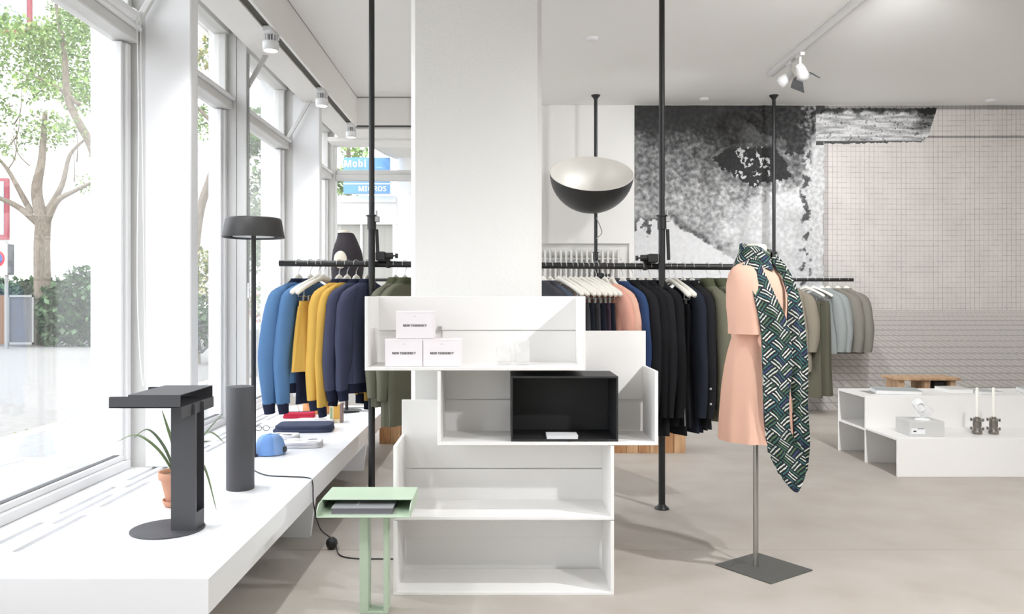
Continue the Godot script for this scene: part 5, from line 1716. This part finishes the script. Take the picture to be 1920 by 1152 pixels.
func mural_texture() -> ImageTexture:
	# a printed black and white photograph: rough stone on the left, a concrete beam and a wire grid on the right
	var W := 1280
	var H := 920
	var im := Image.create(W, H, false, Image.FORMAT_RGB8)
	var na := FastNoiseLite.new()
	na.seed = 4
	na.frequency = 0.012
	na.fractal_octaves = 5
	var nb := FastNoiseLite.new()
	nb.seed = 8
	nb.frequency = 0.09
	nb.fractal_octaves = 4
	var nc := FastNoiseLite.new()
	nc.seed = 12
	nc.frequency = 0.035
	nc.fractal_octaves = 4
	var shadow := PackedVector2Array([Vector2(1338, 298), Vector2(1365, 279), Vector2(1440, 275), Vector2(1462, 285), Vector2(1480, 312), Vector2(1480, 328), Vector2(1468, 341), Vector2(1430, 342), Vector2(1418, 352), Vector2(1395, 342), Vector2(1352, 314)])
	var dark2 := PackedVector2Array([Vector2(1392, 198), Vector2(1502, 198), Vector2(1506, 250), Vector2(1500, 290), Vector2(1478, 290), Vector2(1470, 262), Vector2(1430, 250), Vector2(1398, 225)])
	var beam := PackedVector2Array([Vector2(1534, 203), Vector2(1757, 203), Vector2(1742, 252), Vector2(1733, 266), Vector2(1546, 270), Vector2(1540, 240)])
	for j in H:
		for i in W:
			var x := 1190.0 + i * 0.62
			var y := 198.0 + j * 0.62
			var a := na.get_noise_2d(x, y)
			var f := nb.get_noise_2d(x, y)
			var m := nc.get_noise_2d(x, y)
			var p := Vector2(x + m * 14.0, y + f * 8.0)
			var v := 0.8
			var warm := 0.0
			var edge := 1545.0 + m * 5.0 - (y - 300.0) * 0.012
			if y > 583.0 and x > 1380.0:
				# floor of the photographed place: grid in perspective
				var k := (y - 583.0) / 187.0
				v = 0.81 - 0.04 * k + f * 0.02
				var row := pow(k, 0.75) * 17.0
				var sx := (x - 1300.0 - k * 60.0 * (x - 1250.0) / 400.0) / (8.5 + k * 9.0)
				if absf(row - round(row)) < 0.09 or absf(sx - round(sx)) < 0.09:
					v -= 0.12
				warm = 0.05
			elif x > edge and not poly_in(Vector2(x, y + f * 3.0), beam):
				v = 0.835 + a * 0.03 + f * 0.015
				if x < 1553.0:
					v -= 0.12
				var gx := fposmod(x - 1552.0, 8.6)
				var gy := fposmod(y - 205.0 + sin(x * 0.01) * 1.5, 9.8)
				if gx < 0.9 or gy < 0.9:
					v -= 0.12 + 0.06 * m
				if y > 255.0 and y < 259.0 and x > 1700.0:
					v -= 0.25
				if y < 205.0:
					v -= 0.25
				warm = 0.05
			elif x > 1530.0 and y < 272.0:
				var streak := nc.get_noise_2d(x * 0.4, y * 3.5)
				v = 0.76 + streak * 0.32 + f * 0.14
				v = lerpf(0.22, v, smoothstep(206.0, 216.0, y + m * 9.0))
				v -= 0.35 * smoothstep(1712.0, 1740.0, x + (y - 203.0) * 0.3 + m * 12.0) * (1.0 - smoothstep(236.0, 250.0, y))
				if y > 264.5:
					v = 0.3
				if f > 0.36:
					v -= 0.3
			else:
				# stone
				var xs := x + m * 26.0 + a * 22.0 + f * 6.0
				var ys := y + m * 20.0 + a * 26.0 + f * 8.0
				v = lerpf(0.2, 0.46, smoothstep(228.0, 290.0, ys - (xs - 1190.0) * 0.1))
				v = lerpf(v, 0.62, smoothstep(310.0, 390.0, ys))
				v += (f * 0.17 + m * 0.12) * smoothstep(215.0, 300.0, ys) + f * 0.06
				v += 0.16 * smoothstep(1330.0, 1400.0, xs) * (1.0 - smoothstep(0.0, 46.0, absf(ys - 225.0 - (xs - 1360.0) * 0.35)))
				var pale := smoothstep(340.0, 380.0, ys) * smoothstep(1330.0, 1420.0, xs + (ys - 380.0) * 0.4)
				v = lerpf(v, 0.77 + f * 0.1 + a * 0.14, pale)
				var line := 432.0 - (xs - 1190.0) * 0.3 if xs < 1260.0 else 411.0 + (xs - 1260.0) * 0.62
				v = lerpf(v, v - 0.2, smoothstep(-16.0, -6.0, ys - line) * (1.0 - pale * 0.6))
				v = lerpf(v, 0.84 + f * 0.04, smoothstep(0.0, 7.0, ys - line) * (1.0 - smoothstep(1400.0, 1450.0, xs)))
				if poly_in(p, dark2):
					v = 0.2 + f * 0.14
				if poly_in(p, shadow):
					v = 0.15 + f * 0.06
					if m > 0.1 and absf(x - 1410.0) < 34.0 and f > 0.0:
						v = 0.78
				var strip := smoothstep(1500.0, 1512.0, x + m * 14.0)
				var sv := 0.79 + f * 0.14
				sv -= 0.5 * smoothstep(0.1, 0.3, m + f * 0.5) * (1.0 - smoothstep(8.0, 18.0, absf(x - 1508.0)))
				sv = lerpf(0.34 + f * 0.5, sv, smoothstep(260.0, 310.0, y + m * 20.0 + (x - 1500.0)))
				v = lerpf(v, sv, strip)
			v = clampf(v, 0.1, 0.87)
			im.set_pixel(i, j, Color(v, v * (1.0 - warm * 0.5), v * (1.0 - warm)))
	return ImageTexture.create_from_image(im)

func small_things() -> void:
	# mural
	var st := SurfaceTool.new()
	st.begin(Mesh.PRIMITIVE_TRIANGLES)
	var x0 := 1.559
	var x1 := 6.47
	var u1 := (x1 - x0) / 9.294 * 1500.0 / (1280 * 0.62)
	var v1 := 3.545 / 9.294 * 1500.0 / (920 * 0.62)
	var q := [[x0, 3.545, 0.0, 0.0], [x1, 3.545, u1, 0.0], [x1, 0.002, u1, v1], [x0, 0.002, 0.0, v1]]
	for k in [0, 1, 2, 0, 2, 3]:
		st.set_normal(Vector3.BACK)
		st.set_uv(Vector2(q[k][2], q[k][3]))
		st.add_vertex(at(q[k][0], q[k][1], 9.294))
	var mm := mat("mural print", Color.WHITE, 0.75)
	mm.albedo_texture = mural_texture()
	mm.texture_repeat = false
	var mu := thing("wall_mural", "black and white photo mural of rock and wire grid covering the back wall", "mural")
	part_mesh("print", st.commit(), mm, mu)
	slab("backing", M["plaster"], mu, x0, x1, 0.002, 3.545, 9.295, 9.2995)
	# radiator
	var ra := thing("radiator", "white column radiator on the back wall behind the clothes", "radiator", at(0.46, 0, 9.28))
	var rm := mat("radiator white", c8(232, 230, 226), 0.45)
	var rb := Build.new()
	rb.sweep(curve([Vector3(0, 0.35, -0.03), Vector3(0, 0.32, 0), Vector3(0, 0.35, 0.03), Vector3(0, 1.0, 0.034), Vector3(0, 1.78, 0.03), Vector3(0, 1.83, 0), Vector3(0, 1.78, -0.03), Vector3(0, 1.0, -0.034), Vector3(0, 0.35, -0.03)], 4), range(33).map(func(_i): return 0.016), range(33).map(func(_i): return 0.014), Vector3.RIGHT, 8)
	var fin := rb.mesh()
	for k in 16:
		var f := part_mesh("fin", fin, rm, ra)
		f.position.x = k * 0.0605
	for y in [0.4, 1.76]:
		var b := Build.new()
		b.cyl(Vector3(-0.03, y, 0), Vector3(0.95, y, 0), 0.014, 12)
		part("pipe", b, rm, ra)
	# oak blocks under the racks
	for w in [[0.96, 1.56, 6.72, 0.3, "oak block of upright planks on the floor under the black coats"], [-1.08, -0.5, 7.15, 0.26, "oak block of upright planks on the floor under the olive coats"]]:
		var ob := thing("oak_block", w[4], "wooden block", at(w[0], 0, w[2]), "oak blocks under the racks")
		var n := 6
		var pw: float = (w[1] - w[0]) / n
		for k in n:
			slab("plank", M["oak"] if k % 2 else mat2("oak dark", M["oak"], c8(232, 216, 200)), ob, k * pw, (k + 1) * pw - 0.003, 0, w[3], 0, 0.03, 0.002)
			slab("plank", M["oak"] if k % 2 else mat2("oak dark", M["oak"], c8(232, 216, 200)), ob, k * pw, (k + 1) * pw - 0.003, 0, w[3], 0.33, 0.36, 0.002)
		slab("top", M["oak"], ob, 0, w[1] - w[0], w[3], w[3] + 0.02, 0, 0.36, 0.003)
	# ceiling discs
	for p in [[0.79, 6.9, "small white ceiling disc left of the right rack pole"], [2.29, 9.0, "small white ceiling disc near the top of the mural"], [5.55, 9.05, "small white ceiling disc near the right end of the mural"]]:
		var b := Build.new()
		b.lathe(Vector3.ZERO, [Vector2(0.055, 0), Vector2(0.054, -0.012), Vector2(0.035, -0.025), Vector2(0.004, -0.027)], 28)
		var o := one("smoke_detector", b, M["frame white"], p[2], "smoke detector", "ceiling detectors")
		o.position = at(p[0], 3.55, p[1])

func mat2(key: String, from: StandardMaterial3D, tint: Color) -> StandardMaterial3D:
	if not M.has(key):
		M[key] = from.duplicate()
		M[key].albedo_color = tint
		M[key].resource_name = key
	return M[key]

# ------------------------------------------------------------------ lamps
func glow(key: String, c: Color, e: float) -> StandardMaterial3D:
	var m := mat(key, Color.WHITE, 0.5)
	m.emission_enabled = true
	m.emission = c
	m.emission_energy_multiplier = e
	return m

func spot_light(parent: Node3D, where: Vector3, to: Vector3, energy: float, angle: float) -> void:
	var l := SpotLight3D.new()
	l.name = "beam"
	parent.add_child(l, true)
	l.position = where
	l.look_at_from_position(parent.global_transform * where, parent.global_transform * (where + to), Vector3.RIGHT if absf(to.normalized().y) > 0.9 else Vector3.UP)
	l.light_color = Color(0.985, 0.99, 1.0)
	l.light_energy = energy
	l.spot_angle = angle
	l.spot_angle_attenuation = 0.8
	l.spot_range = 14.0
	l.spot_attenuation = 2.0
	l.light_size = 0.05
	l.shadow_enabled = true

func ceiling_spots() -> void:
	var gm := glow("lamp glow", Color(1, 0.97, 0.92), 3.0)
	var wh: Material = M["frame white"]
	var ds := [0.95, 2.55, 4.15, 5.75, 7.40, 8.85]
	var nm := ["first track spot, out of view behind the camera's left", "second track spot on the window track, nearest the roller blind", "third track spot on the window track, above the nearest pier", "nearest white track spot in view above the windows", "middle white track spot in view above the windows", "farthest white track spot in view above the windows"]
	for k in ds.size():
		var t := thing("track_spot", nm[k], "spotlight", at(-1.65, 3.22, ds[k]), "white spots on the window track")
		var b := Build.new()
		b.span(-0.03, 0.03, -0.03, 0.012, -0.1, 0.12, 0.004)
		part("adapter", b, wh, t)
		b = Build.new()
		b.lathe(Vector3(0, -0.14, 0), [Vector2(0.05, 0.0), Vector2(0.058, 0.0), Vector2(0.058, 0.06), Vector2(0.052, 0.066)], 32, false, true)
		part("housing", b, wh, t)
		b = Build.new()
		b.cyl(Vector3(0, -0.074, 0), Vector3(0, -0.03, 0), 0.03, 16)
		part("neck", b, M["grey metal"], t)
		for j in 14:
			var a := TAU * j / 14
			b = Build.new()
			b.box(Vector3(0.042, -0.05, 0), Vector3(0.022, 0.046, 0.005), 0.0, Transform3D(Basis(Vector3.UP, a), Vector3.ZERO))
			part("heat_sink_fin", b, wh, t)
		b = Build.new()
		b.lathe(Vector3(0, -0.138, 0), [Vector2(0.05, 0), Vector2(0.004, 0.001)], 32, false, false)
		part("lamp_face", b, gm, t)
		spot_light(t, Vector3(0, -0.146, 0), Vector3(0.3, -1, 0), 2.0, 55.0)
	# track on the ceiling at the right
	var tr := thing("ceiling_track", "white lighting track on the ceiling at the right", "light track", at(2.70, 3.55, 0))
	slab("rail", wh, tr, -0.05, 0.05, -0.045, 0.0, -2.5, 7.98, 0.004)
	slab("groove", M["frame paint"], tr, -0.012, 0.012, -0.047, -0.045, -2.5, 7.95)
	var flap := mat("barn door grey", c8(96, 98, 100), 0.4, 0.3)
	var places := [[7.45, Vector3(-2.3, -1.7, -1.8), false, "white conical spot at the far end of the right ceiling track", 2.0, 50.0], [7.2, Vector3(1.6, -1.8, -2.0), true, "white spot with dark barn doors on the right ceiling track", 3.4, 50.0], [5.0, Vector3(1.2, -1.5, -3.4), false, "spot on the right track turned to the mural, just above the frame", 6.0, 43.0], [4.4, Vector3(-1.6, -1.6, -4.4), false, "spot on the right track turned to the rear rack, above the frame", 4.2, 50.0], [3.6, Vector3(0.7, -1, -0.9), false, "spot on the right track turned to the plinth, out of view", 3.2, 55.0], [2.4, Vector3(-0.3, -1, -0.7), false, "spot on the right track beside the camera, out of view", 8.0, 52.0], [0.4, Vector3(-0.3, -1, -0.5), false, "spot on the right track behind the camera, out of view", 8.0, 52.0]]
	for q in places:
		var t := thing("track_spot", q[3], "spotlight", at(2.70, 3.505, q[0]), "spots on the right ceiling track")
		var b := Build.new()
		b.span(-0.02, 0.02, -0.03, 0.0, -0.06, 0.06, 0.003)
		part("adapter", b, wh, t)
		b = Build.new()
		b.cyl(Vector3(0, -0.03, 0), Vector3(0, -0.12, 0), 0.012, 12)
		part("stem", b, wh, t)
		var dir: Vector3 = q[1].normalized()
		var side := dir.cross(Vector3.BACK).normalized()
		var ax := Basis(side, -dir, side.cross(-dir))
		var o := Vector3(0, -0.13, 0)
		b = Build.new()
		b.lathe(o, [Vector2(0.03, 0.03), Vector2(0.042, 0.0), Vector2(0.05, -0.06), Vector2(0.062, -0.11), Vector2(0.058, -0.11), Vector2(0.052, -0.09)], 28, true, false, ax)
		part("housing", b, wh, t)
		b = Build.new()
		b.lathe(o, [Vector2(0.052, -0.095), Vector2(0.004, -0.096)], 28, false, false, ax)
		part("lamp_face", b, gm, t)
		if q[2]:
			for s in [Vector3(0, 0, 1), Vector3(1, 0, 0), Vector3(-1, 0, 0)]:
				b = Build.new()
				var e0: Vector3 = s * 0.062 + Vector3(0, -0.1, 0)
				var e1: Vector3 = s * 0.10 + Vector3(0, -0.18, 0)
				var w := Vector3(s.z, 0, -s.x)
				var nrm := (e1 - e0).cross(w).normalized() * 0.003
				var v := [e0 - w * 0.06, e0 + w * 0.06, e1 + w * 0.085, e1 - w * 0.085]
				var tf := Transform3D(ax, o)
				for f in [1.0, -1.0]:
					b.quad_out(tf * (v[0] + nrm * f), tf * (v[1] + nrm * f), tf * (v[2] + nrm * f), tf * (v[3] + nrm * f), tf.basis * nrm * f)
				for j in 4:
					var pa: Vector3 = v[j]
					var pb: Vector3 = v[(j + 1) % 4]
					b.quad_out(tf * (pa + nrm), tf * (pb + nrm), tf * (pb - nrm), tf * (pa - nrm), tf.basis * ((pa + pb) / 2 - (e0 + e1) / 2))
				part("barn_door", b, flap, t)
		spot_light(t, o + dir * 0.1, dir, q[4], q[5])
